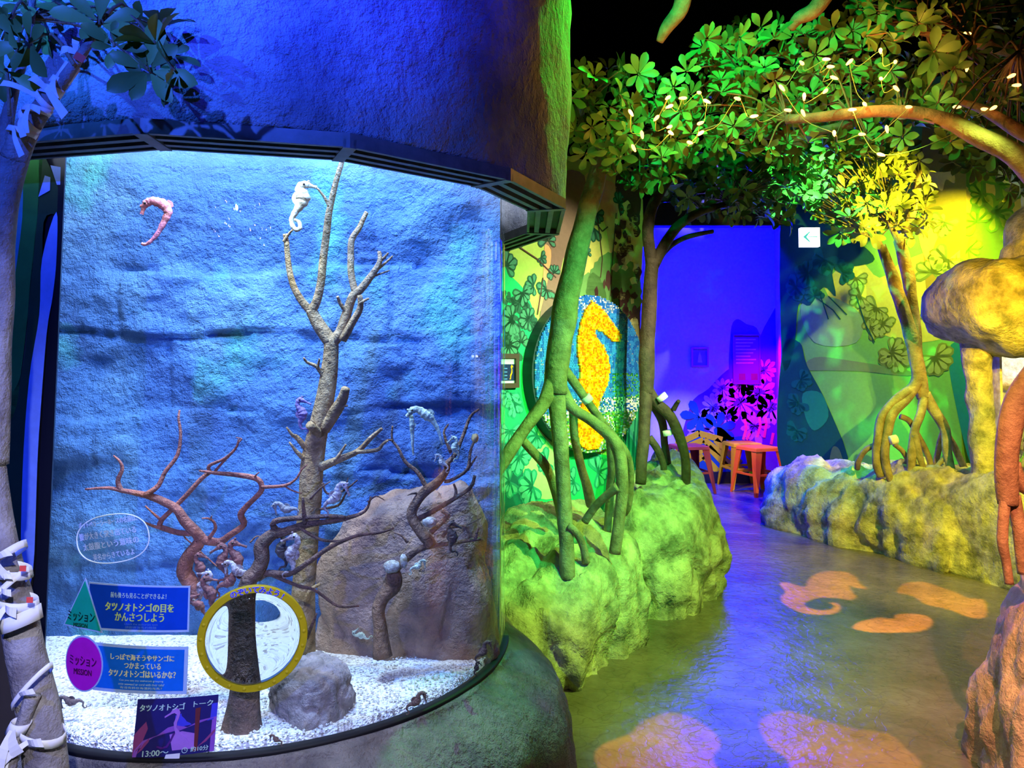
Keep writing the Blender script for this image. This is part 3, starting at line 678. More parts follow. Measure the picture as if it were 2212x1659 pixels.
coral('branching_coral', 'red-brown branching coral spreading across the left of the tank', redcoral_m, [
    ([(430, 1290, 18), (408, 1255, 17), (397, 1232, 17), (408, 1202, 15), (428, 1176, 13), (433, 1160, 13)], 1.78, 1.78, 0, 0, 'trunk'),
    ([(433, 1164, 13), (422, 1148, 12), (400, 1126, 12), (383, 1101, 10), (360, 1087, 9), (327, 1073, 8), (290, 1064, 6), (262, 1059, 5), (234, 1054, 3.5), (184, 1057, 2)], 1.78, 1.74, 0, 0, B_),
    ([(262, 1060), (255, 1039), (264, 1014), (259, 997), (245, 984)], 1.75, 1.74, 6, 1.5, B_),
    ([(313, 1070), (341, 1050), (357, 1019), (383, 983), (390, 938), (386, 905), (388, 886)], 1.75, 1.78, 6, 2, B_),
    ([(433, 1165, 10), (472, 1171, 8), (495, 1157, 7), (526, 1134, 7), (520, 1112, 7), (534, 1092, 6), (562, 1064, 6), (565, 1047, 6), (551, 1033, 6), (509, 1026, 5), (467, 1022, 4), (430, 1017, 2)], 1.78, 1.74, 0, 0, B_),
    ([(454, 1021), (452, 1006), (484, 991), (509, 969), (516, 949)], 1.75, 1.73, 4, 2, W_), ([(461, 1022), (480, 1000), (506, 974)], 1.75, 1.74, 3, 2, W_),
    ([(516, 955), (522, 948), (510, 945)], 1.73, 1.73, 2, 1, W_),
    ([(565, 1052), (613, 1049), (638, 1036), (652, 1014), (664, 1003)], 1.75, 1.74, 4, 1, W_), ([(613, 1049), (632, 1060), (652, 1066)], 1.75, 1.75, 2, 1, W_),
    ([(416, 1152), (388, 1151), (360, 1143), (346, 1137), (349, 1123), (371, 1101), (402, 1070), (436, 1033), (456, 1019)], 1.78, 1.77, 7, 4, B_),
    ([(348, 1141), (330, 1136), (311, 1128)], 1.77, 1.76, 4, 2, W_), ([(346, 1122), (330, 1108), (314, 1093)], 1.77, 1.78, 3, 1.5, W_),
    ([(452, 1162), (465, 1143), (462, 1128), (450, 1120), (436, 1120)], 1.77, 1.75, 4, 1.5, W_), ([(455, 1120), (458, 1114)], 1.75, 1.75, 2, 1, W_),
    ([(549, 1034), (553, 1026), (560, 1020)], 1.75, 1.74, 3, 1, W_), ([(430, 1145), (414, 1140), (396, 1155), (420, 1180), (470, 1225)], 1.79, 1.8, 2, 1.5, W_)], 10)
coral('dark_driftwood', 'dark driftwood stump behind the magnifier with long side branches', darkwood_m, [
    ([(524, 1606, 56), (526, 1560, 44), (528, 1500, 34), (526, 1400, 26), (528, 1310, 21), (537, 1254, 17), (552, 1238, 16), (565, 1210, 15), (564, 1180, 15), (581, 1160, 13), (599, 1149, 11)], 1.64, 1.68, 0, 0, 'trunk'),
    ([(599, 1149, 11), (609, 1151, 10), (658, 1134, 8), (697, 1128, 6), (742, 1121, 5), (788, 1105, 3), (801, 1073, 2)], 1.68, 1.66, 0, 0, B_),
    ([(600, 1150), (592, 1127), (658, 1118), (723, 1115), (745, 1118)], 1.68, 1.66, 7, 4, B_),
    ([(560, 1248), (580, 1238), (625, 1239), (664, 1216), (716, 1180), (772, 1157), (820, 1151), (850, 1141)], 1.68, 1.62, 8, 2, B_),
    ([(590, 1243), (646, 1266), (678, 1274), (720, 1304), (742, 1311), (775, 1309)], 1.67, 1.64, 4, 2, B_),
    ([(660, 1132), (656, 1105), (654, 1075)], 1.67, 1.66, 6, 3, W_), ([(697, 1043), (707, 1066), (742, 1060), (772, 1037)], 1.67, 1.66, 3, 1.5, W_), ([(742, 1060), (748, 1045), (752, 1032)], 1.66, 1.66, 2, 1, W_),
    ([(670, 1078), (692, 1055), (714, 1040)], 1.67, 1.66, 3, 1, W_), ([(690, 1100), (730, 1092), (745, 1070), (752, 1058)], 1.67, 1.66, 3, 1.5, W_),
    ([(640, 1135), (690, 1165), (740, 1168), (758, 1158)], 1.67, 1.66, 4, 1.5, W_), ([(540, 1172), (556, 1158), (572, 1166)], 1.67, 1.68, 2, 1, W_), ([(795, 1085), (812, 1072), (830, 1080)], 1.66, 1.65, 2, 1, W_), ([(660, 1380), (674, 1350), (684, 1325)], 1.62, 1.6, 5, 1.5, W_)], 12)
coral('brown_driftwood', 'brown gnarled driftwood bush at the right of the tank', brownwood_m, [
    ([(826, 1418, 21), (821, 1354, 16), (817, 1318, 15), (827, 1291, 15), (849, 1266, 19), (851, 1245, 19), (849, 1232, 13)], 1.87, 1.88, 0, 0, 'stump'),
    ([(849, 1236), (878, 1207), (908, 1185), (939, 1179), (985, 1172), (1039, 1164)], 1.87, 1.89, 9, 3, B_),
    ([(933, 1178, 12), (920, 1162, 12), (905, 1144, 11), (889, 1112, 11), (902, 1082, 10), (921, 1060, 10), (944, 1043, 9), (964, 1017, 7), (966, 998, 6)], 1.88, 1.89, 0, 0, 'trunk'),
    ([(964, 1002), (983, 981), (1000, 942), (1016, 900), (1035, 884)], 1.89, 1.91, 6, 2, B_), ([(962, 1004), (955, 998), (951, 990)], 1.88, 1.87, 6, 3, W_),
    ([(921, 1052), (902, 1020), (876, 998), (860, 968), (847, 949), (848, 920)], 1.89, 1.88, 5, 2, B_), ([(974, 978), (959, 936), (969, 916)], 1.89, 1.89, 4, 1.5, W_), ([(848, 952), (838, 950), (828, 955)], 1.88, 1.87, 2.5, 1, W_),
    ([(900, 1123), (934, 1105), (983, 1076), (1016, 1053), (1026, 1027)], 1.89, 1.91, 6, 3, B_), ([(983, 1076), (985, 1060), (980, 1045)], 1.90, 1.90, 4, 2, W_),
    ([(931, 1149), (957, 1125), (967, 1112), (954, 1102)], 1.88, 1.87, 6, 5, B_), ([(960, 1040), (975, 1037), (1009, 1014), (1016, 975), (1026, 949)], 1.89, 1.91, 4, 3, B_), ([(1009, 1016), (1020, 1000), (1030, 985)], 1.90, 1.91, 3, 1.5, W_),
    ([(955, 1160), (975, 1140), (1005, 1135), (1040, 1118)], 1.88, 1.90, 4, 1, W_), ([(1005, 1136), (1012, 1150), (1012, 1165)], 1.89, 1.89, 4, 2, W_), ([(1027, 1165), (1030, 1150), (1035, 1138)], 1.89, 1.89, 4, 2, W_),
    ([(900, 1065), (890, 1066), (880, 1070)], 1.88, 1.87, 3, 1, W_), ([(880, 1172), (868, 1158), (850, 1150)], 1.87, 1.86, 3, 1, W_)], 10)
# pale polyps / sponges on the brown wood
def lump(name, px, py, rx, ry, Y, mt, label, cat, parent=None):
    mb = MB(); p = at(px, py, Y); vs = []; fs = []; a, b = m(rx, Y), m(ry, Y); n, k = 14, 9
    for j in range(k+1):
        th = PI*j/k
        for i in range(n):
            ph = 2*PI*i/n; d = Vector((math.sin(th)*math.cos(ph), math.sin(th)*math.sin(ph), math.cos(th)))
            w = 1+0.28*noise.noise(d*2.3+p*20)
            vs.append((p.x+d.x*a*w, p.y+d.y*min(a, b)*w, p.z+d.z*b*w))
    for j in range(k):
        for i in range(n): fs.append((j*n+i, j*n+(i+1) % n, (j+1)*n+(i+1) % n, (j+1)*n+i))
    mb.add(vs, fs); o = mb.build(name, mt, parent, True)
    if label: tag(o, label, cat)
    return o
sp_w = mat('white_sponge', (0.62, 0.64, 0.58), 0.7, vscale=90, col2=(0.30, 0.24, 0.18), bump=.6, bscale=120)
sp_y = mat('yellow_polyp', (0.85, 0.60, 0.20), 0.6)
lump('sponge', 846, 1224, 18, 13, 1.86, sp_w, 'pale frilly sponge on top of the brown stump', 'sponge')
lump('sponge', 872, 1212, 8, 15, 1.85, sp_w, 'narrow white sponge right of the frilly sponge on the stump', 'sponge')
lump('sponge', 928, 1128, 16, 11, 1.86, sp_w, 'white sponge caught in the fork of the brown driftwood', 'sponge')
lump('polyp', 1026, 946, 8, 10, 1.91, sp_y, 'yellow polyp at a branch tip near the right glass edge', 'polyp')

# ---- seahorses
def sh_mat(name, c, c2, bump=.5): return mat(name, c, 0.55, vscale=70, col2=c2, bump=bump, bscale=150, spec=.4)
SH = {'pink': sh_mat('pink_skin', (0.95, 0.30, 0.30), (0.70, 0.16, 0.22)), 'white': sh_mat('white_skin', (0.90, 0.86, 0.72), (0.62, 0.50, 0.36)),
      'mint': sh_mat('mint_skin', (0.72, 0.86, 0.66), (0.30, 0.36, 0.26)), 'grey': sh_mat('grey_skin', (0.32, 0.34, 0.36), (0.18, 0.17, 0.18)),
      'maroon': sh_mat('maroon_skin', (0.32, 0.12, 0.10), (0.14, 0.06, 0.06)), 'silver': sh_mat('silver_skin', (0.62, 0.62, 0.66), (0.20, 0.12, 0.12)),
      'purple': sh_mat('purple_skin', (0.28, 0.20, 0.50), (0.16, 0.10, 0.26)), 'dark': sh_mat('dark_skin', (0.10, 0.08, 0.08), (0.05, 0.04, 0.04)),
      'brown': sh_mat('brown_skin', (0.26, 0.18, 0.15), (0.13, 0.09, 0.08))}
eye_m = mat('seahorse_eye', (0.01, 0.01, 0.01), 0.15, spec=.8); eyer_m = mat('seahorse_iris', (0.7, 0.55, 0.3), 0.3)
CAN = [(.03, .10, .008), (.09, .07, .012), (.12, .13, .016), (.07, .19, .02), (-.02, .2, .024), (-.06, .28, .032), (-.04, .38, .047), (.02, .48, .078), (.05, .57, .094), (.03, .66, .082), (-.03, .75, .058), (-.05, .82, .047), (-.02, .9, .05), (.04, .93, .056), (.10, .90, .046), (.16, .86, .026), (.24, .81, .02), (.29, .78, .024)]
def canon(cx, cy, hpx, rot=0, mir=1):
    c, s = math.cos(rot), math.sin(rot); out = []
    for x, y, r in CAN:
        x = (x-.05)*mir*hpx; y = (y-.5)*hpx
        out.append((cx+x*c-y*s, cy-(x*s+y*c), r*hpx*1.22))
    return out
def seahorse(label, P, Y, skin, ih=-5, ib=8, group='seahorses in the tank', dY=0.0):
    base = at(P[0][0], P[0][1], Y); t = thing('seahorse', label, 'seahorse', base, group)
    n = len(P)-1
    pts = []
    for i, q in enumerate(P):
        yy = Y+dY*i/n; p = at(q[0], q[1], yy); pts.append((p.x, p.y, p.z, m(q[2], yy)))
    mb = MB(); tube(mb, pts, 10, 5, ring=.16, flat=.72); mb.build('body', SH[skin], t, True)
    hp = Vector(pts[ih][:3]); hr = pts[ih][3]
    for s in (-1, 1):
        mb = MB(); vs = []; fs = []; k = 8; R = hr*.34; c = hp+Vector((0, s*hr*.62, 0))
        for j in range(5):
            th = PI*j/4
            for i in range(k): vs.append(c+Vector((math.sin(th)*math.cos(2*PI*i/k), math.sin(th)*math.sin(2*PI*i/k), math.cos(th)))*R)
        for j in range(4):
            for i in range(k): fs.append((j*k+i, j*k+(i+1) % k, (j+1)*k+(i+1) % k, (j+1)*k+i))
        mb.add(vs, fs); mb.build('eye', eye_m, t, True)
    # crown on the head, pointing away from the throat
    bi = Vector(pts[ib][:3]); up = (hp-Vector(pts[ih-2][:3])); up = up.normalized() if up.length > 0 else Vector((0, 0, 1))
    mb = MB(); c = hp+up*hr*.5
    tube(mb, [(*(c), hr*.4), (*(c+up*hr*.5), hr*.3), (*(c+up*hr*1.0), hr*.36), (*(c+up*hr*1.15), hr*.05)], 6, 2); mb.build('coronet', SH[skin], t, True)
    # dorsal fin on the back
    snout = Vector(pts[-1][:3]); tang = (Vector(pts[ib+1][:3])-Vector(pts[ib-1][:3])).normalized()
    sd = snout-bi; out = -(sd-tang*sd.dot(tang)); out = out.normalized() if out.length > 1e-5 else Vector((1, 0, 0))
    br = pts[ib][3]; mb = MB(); vs = []; L = br*1.5
    for i in range(6):
        f = i/5-.5; r0 = bi+tang*L*f+out*br*.7; r1 = r0+out*br*(.9-1.6*f*f)+tang*L*.15*f
        for y in (-.0006, .0006): vs += [r0+Vector((0, y, 0)), r1+Vector((0, y, 0))]
    fs = []
    for i in range(5):
        a = i*4; b = a+4; fs += [(a, a+1, b+1, b), (a+2, b+2, b+3, a+3), (a+1, a+3, b+3, b+1)]
    mb.add(vs, fs); mb.build('dorsal_fin', SH[skin], t)
    return t
# the three that swim free
seahorse('pink seahorse drifting alone at the upper left of the tank', [(306, 526, 3), (312, 528, 3.5), (322, 524, 4), (338, 508, 5), (350, 488, 6.5), (359, 470, 8), (363, 458, 9.5), (358, 447, 11), (349, 440, 11.5), (338, 436, 10), (330, 434, 9), (322, 436, 9), (316, 440, 9), (312, 446, 6.5), (309, 453, 4.5), (307, 460, 4), (306, 463, 4.5)], 1.72, 'pink', -5, 7)
seahorse('white seahorse gripping the pale branch tip at the upper middle', [(636, 474, 3), (646, 480, 4), (648, 492, 5), (640, 496, 5), (632, 488, 5), (630, 474, 5.5), (636, 462, 7), (644, 450, 9), (652, 438, 13), (655, 428, 15.5), (652, 418, 14), (647, 408, 10), (650, 401, 8.5), (658, 399, 8.5), (666, 400, 7), (672, 402, 4.5), (680, 404, 3.5), (684, 405, 4)], 1.80, 'white', -5, 9)
seahorse('pale banded seahorse drifting head down at the right of the tank', [(956, 962, 1.5), (952, 948, 2.5), (948, 934, 3.5), (943, 922, 4.5), (937, 912, 5.5), (931, 904, 8), (924, 899, 10.5), (916, 893, 10), (908, 887, 8), (899, 884, 7), (891, 886, 7.5), (886, 891, 6), (882, 896, 4), (878, 900, 3.5)], 1.84, 'mint', -4, 6)
seahorse('slender speckled seahorse hanging straight down beside the banded one', [(893, 984, 1.5), (892, 972, 2.2), (891, 958, 3), (891, 944, 3.6), (890, 930, 4.5), (890, 918, 5.5), (889, 908, 5), (888, 900, 4.5), (885, 895, 4.5), (881, 896, 3.5), (877, 899, 2.5)], 1.86, 'mint', -3, 5)
# the cluster on the red coral foot and elsewhere
for (lab, cx, cy, h, rot, mir, Y, sk) in (
        ('grey seahorse with hanging snout left of the pale trunk', 622, 1102, 66, 1.25, -1, 1.70, 'grey'),
        ('purple seahorse clinging to the pale trunk below its dark stub', 655, 900, 78, 0.15, 1, 1.84, 'purple'),
        ('spotted silver seahorse on the twigs right of the pale trunk', 722, 1080, 72, -0.6, 1, 1.64, 'silver'),
        ('round-bellied maroon seahorse against the curved red coral foot', 436, 1232, 62, 0.2, 1, 1.74, 'maroon'),
        ('upright slim maroon seahorse in the middle of the dark cluster', 478, 1222, 78, 0.0, -1, 1.73, 'maroon'),
        ('maroon seahorse with bowed head at the top right of the cluster', 516, 1216, 82, 0.25, 1, 1.72, 'maroon'),
        ('silver-ridged seahorse lying below the bowed maroon one', 518, 1238, 66, 1.0, -1, 1.70, 'silver'),
        ('silver-ridged seahorse at the left end of the dark cluster', 432, 1272, 70, -0.5, -1, 1.71, 'silver'),
        ('maroon seahorse curled just left of the yellow ring', 460, 1288, 76, 0.4, 1, 1.70, 'maroon'),
        ('maroon seahorse lowest in the cluster beside the blue sign', 436, 1310, 56, 0.9, 1, 1.69, 'maroon'),
        ('maroon seahorse pressed between others in the cluster centre', 492, 1262, 70, -0.8, 1, 1.72, 'maroon'),
        ('dark seahorse behind the crook of the dark driftwood', 606, 1196, 86, 0.1, -1, 1.72, 'dark'),
        ('silver seahorse right of the driftwood crook', 626, 1204, 84, -0.2, -1, 1.66, 'silver'),
        ('dark seahorse hanging on the brown driftwood at the right', 980, 1166, 76, 0.1, 1, 1.84, 'dark'),
        ('pale green seahorse high in the brown driftwood', 982, 972, 56, 0.1, -1, 1.87, 'mint'),
        ('small pale seahorse at the fork of the brown driftwood', 956, 1002, 46, 0.6, -1, 1.85, 'white'),
        ('pale curled seahorse on the brown slab left of the stump', 784, 1372, 44, 1.3, 1, 1.94, 'mint'),
        ('pale seahorse beside the sponges on the brown stump', 900, 1226, 46, -0.9, 1, 1.84, 'mint'),
        ('brown seahorse leaning on the sand at the lower front glass', 896, 1520, 62, -0.75, 1, 1.62, 'brown'),
        ('brown seahorse on the sand nearest the right glass edge', 1042, 1412, 60, -0.55, 1, 1.86, 'brown'),
        ('tiny dark seahorse upright at the right end of the rim', 1030, 1446, 34, -0.2, 1, 1.76, 'dark'),
        ('small brown seahorse at the foot of the dark stump', 598, 1600, 36, 0.9, -1, 1.57, 'brown'),
        ('brown seahorse lying on the sand under the magenta sign', 158, 1518, 64, 1.35, -1, 1.66, 'brown')):
    seahorse(lab, canon(cx, cy, h*(1.28 if sk in ('maroon', 'silver') else 1.1), rot, mir), Y, sk)

# ---- signs, lens and lettering on the glass
class Sign:
    "maps the unit square onto the curved glass through four photo corners"
    def __init__(s, TL, TR_, BR, BL): s.c = [on_glass(*q) for q in (TL, TR_, BR, BL)]
    def p(s, u, v, off):
        (a0, z0), (a1, z1), (a2, z2), (a3, z3) = s.c
        a = (a0*(1-u)+a1*u)*(1-v)+(a3*(1-u)+a2*u)*v; z = (z0*(1-u)+z1*u)*(1-v)+(z3*(1-u)+z2*u)*v
        return cyl(a, z, off)
    def plate(s, mb, u0, v0, u1, v1, off, th=0.0015, n=14):
        vs = []
        for o in (off, off-th):
            for j in (0, 1):
                for i in range(n+1): vs.append(s.p(u0+(u1-u0)*i/n, v0+(v1-v0)*j, o))
        k = n+1; fs = []
        for i in range(n):
            fs += [(k+i, k+i+1, i+1, i), (2*k+i, 2*k+i+1, 3*k+i+1, 3*k+i), (i, i+1, 2*k+i+1, 2*k+i), (k+i+1, k+i, 3*k+i, 3*k+i+1)]
        fs += [(0, 2*k, 3*k, k), (n, k+n, 3*k+n, 2*k+n)]
        mb.add(vs, fs)
    def poly(s, L, mt, off, name, parent):
        tri = tessellate_polygon([[Vector((a, b, 0)) for a, b in L]]); n = len(L)
        mb = MB(); mb.add([s.p(a, b, off) for a, b in L]+[s.p(a, b, off-.0012) for a, b in L], list(tri)+[(i, (i+1) % n, n+(i+1) % n, n+i) for i in range(n)])
        return mb.build(name, mt, parent)
    def text(s, txt, u, v, w, h, mt, off, parent, name='lettering', bold=0.0):
        "text fitted to width w and height h (unit square), centred on u, v"
        vs, fs = text_mesh(txt)
        if not vs: return
        x0 = min(p[0] for p in vs); x1 = max(p[0] for p in vs); y0 = min(p[1] for p in vs); y1 = max(p[1] for p in vs)
        mb = MB()
        offs = [(0, 0)] if not bold else [(dx*bold, dy*bold) for dx in (-1, 0, 1) for dy in (-1, 0, 1)]
        for k, (dx, dy) in enumerate(offs):
            mb.add([s.p(u+((p[0]-x0)/(x1-x0)-.5)*w+dx*w, v-((p[1]-y0)/(y1-y0)-.5)*h+dy*h, off+k*2e-5) for p in vs], fs)
        return mb.build(name, mt, parent)
def inset(L, d):
    cx = sum(p[0] for p in L)/len(L); cy = sum(p[1] for p in L)/len(L)
    return [(cx+(x-cx)*(1-d), cy+(y-cy)*(1-d)) for x, y in L]
border_m = paint('sign_border', 168, 196, 236, .4); blue1 = paint('sign_blue', 12, 70, 196, .4); blue2 = paint('sign_light_blue', 20, 110, 220, .4)
green_m = paint('sign_green', 20, 176, 140, .4); mag_m = paint('sign_magenta', 196, 30, 196, .4); ink_m = paint('ink', 12, 40, 40, .5); ink2_m = paint('ink_purple', 70, 12, 80, .5)
ylw_m = paint('sign_yellow', 206, 230, 120, .5); pale_m = paint('sign_pale', 190, 226, 220, .5); dim_m = paint('sign_dim', 90, 140, 220, .5); cream_m = paint('sign_cream', 236, 236, 170, .5)
o3 = 0.004
t = thing('mission_sign', 'blue sign with a green triangle on the tank glass, upper of two', 'sign', cyl(*on_glass(275, 1310)))
sg = Sign((195, 1256), (412, 1265), (409, 1364), (190, 1357))
mb = MB(); sg.plate(mb, 0.0, 0.0, 1, 1, .003); mb.build('sign_border', border_m, t)
mb = MB(); sg.plate(mb, 0.01, 0.035, .985, .95, .0036); mb.build('sign_face', blue1, t)
mL = lambda L: [((x-195)/216.0, (y-1256-(x-195)*.04)/100.0) for x, y in L]
tri_px = [(187, 1247), (136, 1351), (234, 1363)]
sg.poly(mL(tri_px), border_m, .0048, 'triangle_border', t)
sg.poly(inset(mL(tri_px), .09), green_m, .0056, 'triangle', t)
sg.text('ミッション', mL([(182, 1332)])[0][0], mL([(182, 1330)])[0][1], .31, .20, ink_m, .0066, t, bold=.006)
sg.text('MISSION', mL([(182, 1347)])[0][0], mL([(182, 1348)])[0][1], .16, .085, ink_m, .0066, t, bold=.008)
sg.text('前も後ろも見ることができるよ！', .52, .22, .54, .12, pale_m, .0052, t, bold=.002)
sg.text('タツノオトシゴの目を', .53, .47, .66, .19, ylw_m, .0052, t, bold=.006)
sg.text('かんさつしよう', .54, .68, .47, .18, ylw_m, .0052, t, bold=.006)
sg.text('Check the seahorses eyes', .56, .835, .32, .055, dim_m, .0052, t); sg.text('請觀察海馬的眼睛', .56, .90, .30, .055, dim_m, .0052, t)
t = thing('mission_sign', 'light blue sign with a magenta circle on the tank glass, lower of two', 'sign', cyl(*on_glass(275, 1440)))
sg = Sign((205, 1386), (408, 1396), (404, 1498), (203, 1489))
mb = MB(); sg.plate(mb, 0, 0, 1, 1, .003); mb.build('sign_border', border_m, t)
mb = MB(); sg.plate(mb, .01, .06, .965, .93, .0036); mb.build('sign_face', blue2, t)
cc = [(( 182+47*math.cos(q)-205)/201.0, (1434+60*math.sin(q)-1386)/102.0) for q in [2*PI*k/40 for k in range(40)]]
sg.poly(cc, border_m, .0048, 'circle_border', t); sg.poly(inset(cc, .06), mag_m, .0056, 'circle', t)
sg.text('ミッション', -.115, .41, .33, .20, ink2_m, .0066, t, bold=.006); sg.text('MISSION', -.115, .64, .22, .12, ink2_m, .0066, t, bold=.008)
sg.text('しっぽで海そうやサンゴに', .54, .24, .66, .13, cream_m, .0052, t, bold=.004); sg.text('つかまっている', .55, .41, .38, .13, cream_m, .0052, t, bold=.005)
sg.text('タツノオトシゴはいるかな？', .54, .58, .70, .15, cream_m, .0052, t, bold=.004)
sg.text('Can you see any seahorses grasping', .54, .725, .46, .05, pale_m, .0052, t); sg.text('onto seaweed or coral with their tails?', .54, .80, .48, .05, pale_m, .0052, t); sg.text('有沒有抓住海藻的海馬？', .54, .875, .44, .05, pale_m, .0052, t)
# poster of the seahorse talk
t = thing('talk_poster', 'purple seahorse talk poster taped to the foot of the glass', 'poster', cyl(*on_glass(380, 1636)))
sg = Sign((300, 1509), (473, 1499), (463, 1620), (287, 1637))
def poster_mat():
    mt, N, L, b = nodes('poster_print')
    g = paint('poster_navy', 40, 36, 110, .4); return g
pp = {k: paint('poster_'+k, *v, .4) for k, v in {'navy': (44, 40, 110), 'blue': (70, 70, 220), 'rose': (150, 70, 130), 'lilac': (150, 90, 200), 'lilac2': (176, 120, 216), 'brown': (110, 50, 60), 'plum': (90, 40, 130)}.items()}
mb = MB(); sg.plate(mb, 0, 0, 1, 1, .0036, .0015); mb.build('sheet', pp['navy'], t)
sg.poly([(.5, .3), (.95, .14), (1, .14), (1, .42), (.6, .5), (.5, .52)], pp['blue'], .0042, 'printed_shape', t)
sg.poly([(0, .95), (0, .6), (.06, .5), (.14, .38), (.17, .5), (.13, .66), (.10, .8)], pp['rose'], .0042, 'printed_shape', t)
sg.poly([(0, 1), (.02, .86), (.12, .70), (.3, .62), (.42, .5), (.52, .47), (.66, .52), (.8, .42), (1, .38), (1, 1)], pp['lilac'], .0046, 'printed_shape', t)
sg.poly([(.45, .62), (.6, .58), (.8, .66), (.8, .9), (.5, .9)], pp['lilac2'], .0050, 'printed_shape', t)
sg.poly([(.74, .2), (.80, .19), (.80, .88), (.82, .94), (.74, .95), (.76, .88)], pp['brown'], .0054, 'printed_shape', t)
for L in ([(.80, .88), (.9, .74), (.99, .6), (1, .64), (.9, .8)], [(.06, .92), (.14, .74), (.2, .66), (.2, .72), (.12, .86)]): sg.poly(L, pp['rose'], .0054, 'printed_shape', t)
sh2 = [(.37, .30), (.44, .24), (.46, .19), (.50, .165), (.54, .19), (.56, .25), (.55, .34), (.53, .42), (.53, .5), (.58, .60), (.66, .71), (.70, .79), (.68, .80), (.6, .71), (.52, .60), (.50, .5), (.49, .42), (.51, .34), (.52, .28), (.49, .25), (.46, .26), (.42, .29), (.375, .325)]
sg.poly(sh2, pp['lilac2'], .0058, 'printed_seahorse', t)
for L in ([(.52, .60), (.48, .74), (.44, .84), (.36, .86), (.30, .82), (.31, .80), (.37, .83), (.42, .81), (.46, .72), (.49, .6)],): sg.poly(L, pp['plum'], .0056, 'printed_shape', t)
sg.text('タツノオトシゴ', .33, .135, .56, .115, pale_m, .0066, t, bold=.006); sg.text('トーク', .83, .115, .23, .10, pale_m, .0066, t, bold=.008)
sg.text('13:00～', .30, .915, .32, .10, pale_m, .0066, t, bold=.006); sg.text('約10分', .83, .905, .21, .09, pale_m, .0066, t, bold=.006)
rg = [(.655+.034*math.cos(q), .91+.045*math.sin(q)) for q in [2*PI*k/20 for k in range(21)]]
for (a, b), (c, d) in zip(rg[:-1], rg[1:]): pass
mb = MB()
vs = []
for q in range(21):
    th = 2*PI*q/20
    for R in (1.0, .78): vs.append(sg.p(.655+.036*R*math.cos(th), .91+.05*R*math.sin(th), .0066))
mb.add(vs, [(2*q, 2*q+1, 2*q+3, 2*q+2) for q in range(20)])
for L in ([(.652, .87), (.658, .87), (.658, .912), (.652, .912)], [(.655, .906), (.674, .906), (.674, .914), (.655, .914)]): mb.add([sg.p(a, b, .0066) for a, b in L], [(0, 1, 2, 3)])
mb.build('clock_icon', pale_m, t)
sg2 = Sign((361, 1627), (391, 1624), (390, 1635), (357, 1638)); mb = MB(); sg2.plate(mb, 0, 0, 1, 1, .006, .001, 4); mb.build('tape', white_m, t)
# handwritten note
t = thing('handwritten_note', 'handwritten white marker note in an oval on the tank glass', 'handwriting', cyl(*on_glass(245, 1163)))
marker_m = mat('marker', (0.62, 0.72, 1.0), 0.6, emit=None); mw_m = mat('marker_white', (0.85, 0.95, 0.98), 0.6)
mb = MB(); pts = []
for k in range(61):
    q = 2*PI*k/60; x = 78*math.copysign(abs(math.cos(q))**.85, math.cos(q)); y = 52*math.copysign(abs(math.sin(q))**.85, math.sin(q)); c, s = math.cos(-.14), math.sin(-.14)
    p = cyl(*on_glass(245+x*c-y*s, 1163+x*s+y*c), .0015); pts.append((*p, .0012))
tube(mb, pts, 5, 1); mb.build('oval_outline', mw_m, t)
sg = Sign((165, 1120), (298, 1101), (318, 1200), (185, 1222))
for (s, u, v, w, h) in (('ポットベリーシーホースの名前は、', .50, .16, .94, .13), ('腹が大きく突き出ている', .46, .40, .92, .15), ('太鼓腹という意味の', .48, .62, .90, .15), ('英名からきているよ', .50, .86, .66, .14)):
    sg.text(s, u, v, w, h, marker_m, .0015, t, 'handwriting', bold=.003)
# magnifier: yellow ring with a clear dome
t = thing('magnifier_ring', 'yellow ring with a clear bulging lens stuck on the glass', 'magnifier', cyl(*on_glass(547, 1490)))
ac, zc = on_glass(547, 1376)
def disc(a, r, th, off):
    "point at radius r, angle th on the glass around the ring centre"
    return cyl(ac+r*math.cos(th)/TR, zc+r*math.sin(th), off)
ppm = on_glass(547, 1262)[1]-zc   # outer radius in metres from the photo
Ro, Ri = ppm, ppm*0.855
mb = MB(); vs = []; fs = []; n = 72
prof = [(Ro, .002), (Ro, .010), (Ro*.985, .0135), (Ri*1.02, .0135), (Ri, .010), (Ri, .002)]
for k in range(n):
    for r, o in prof: vs.append(disc(0, r, 2*PI*k/n, o))
for k in range(n):
    k2 = (k+1) % n
    for q in range(len(prof)): fs.append((k*6+q, k2*6+q, k2*6+(q+1) % 6, k*6+(q+1) % 6))
mb.add(vs, fs); ring = mb.build('ring', paint('ring_yellow', 186, 166, 20, .45), t, False)
for k in range(14):
    th = math.radians(-200+k*220/13); mb = MB(); vs = []
    for j in range(3):
        for i in range(10): vs.append(disc(0, 0, 0, 0)*0+disc(0, (Ro+Ri)/2, th, .0135+.0022*math.sin(j*PI/4))+(disc(0, (Ro+Ri)/2, th+.001, 0)-disc(0, (Ro+Ri)/2, th, 0)).normalized()*math.cos(2*PI*i/10)*.0042*math.cos(j*PI/4.2)+Vector((0, 0, 1))*0+(disc(0, Ro, th, 0)-disc(0, Ri, th, 0)).normalized()*math.sin(2*PI*i/10)*.0042*math.cos(j*PI/4.2))
    fs = [(j*10+i, j*10+(i+1) % 10, (j+1)*10+(i+1) % 10, (j+1)*10+i) for j in range(2) for i in range(10)]+[tuple(20+i for i in range(10))]
    mb.add(vs, fs); mb.build('stud', MATS['ring_yellow'], ring, True)
mt, N, L, b = nodes('lens_acrylic'); N.remove(b)
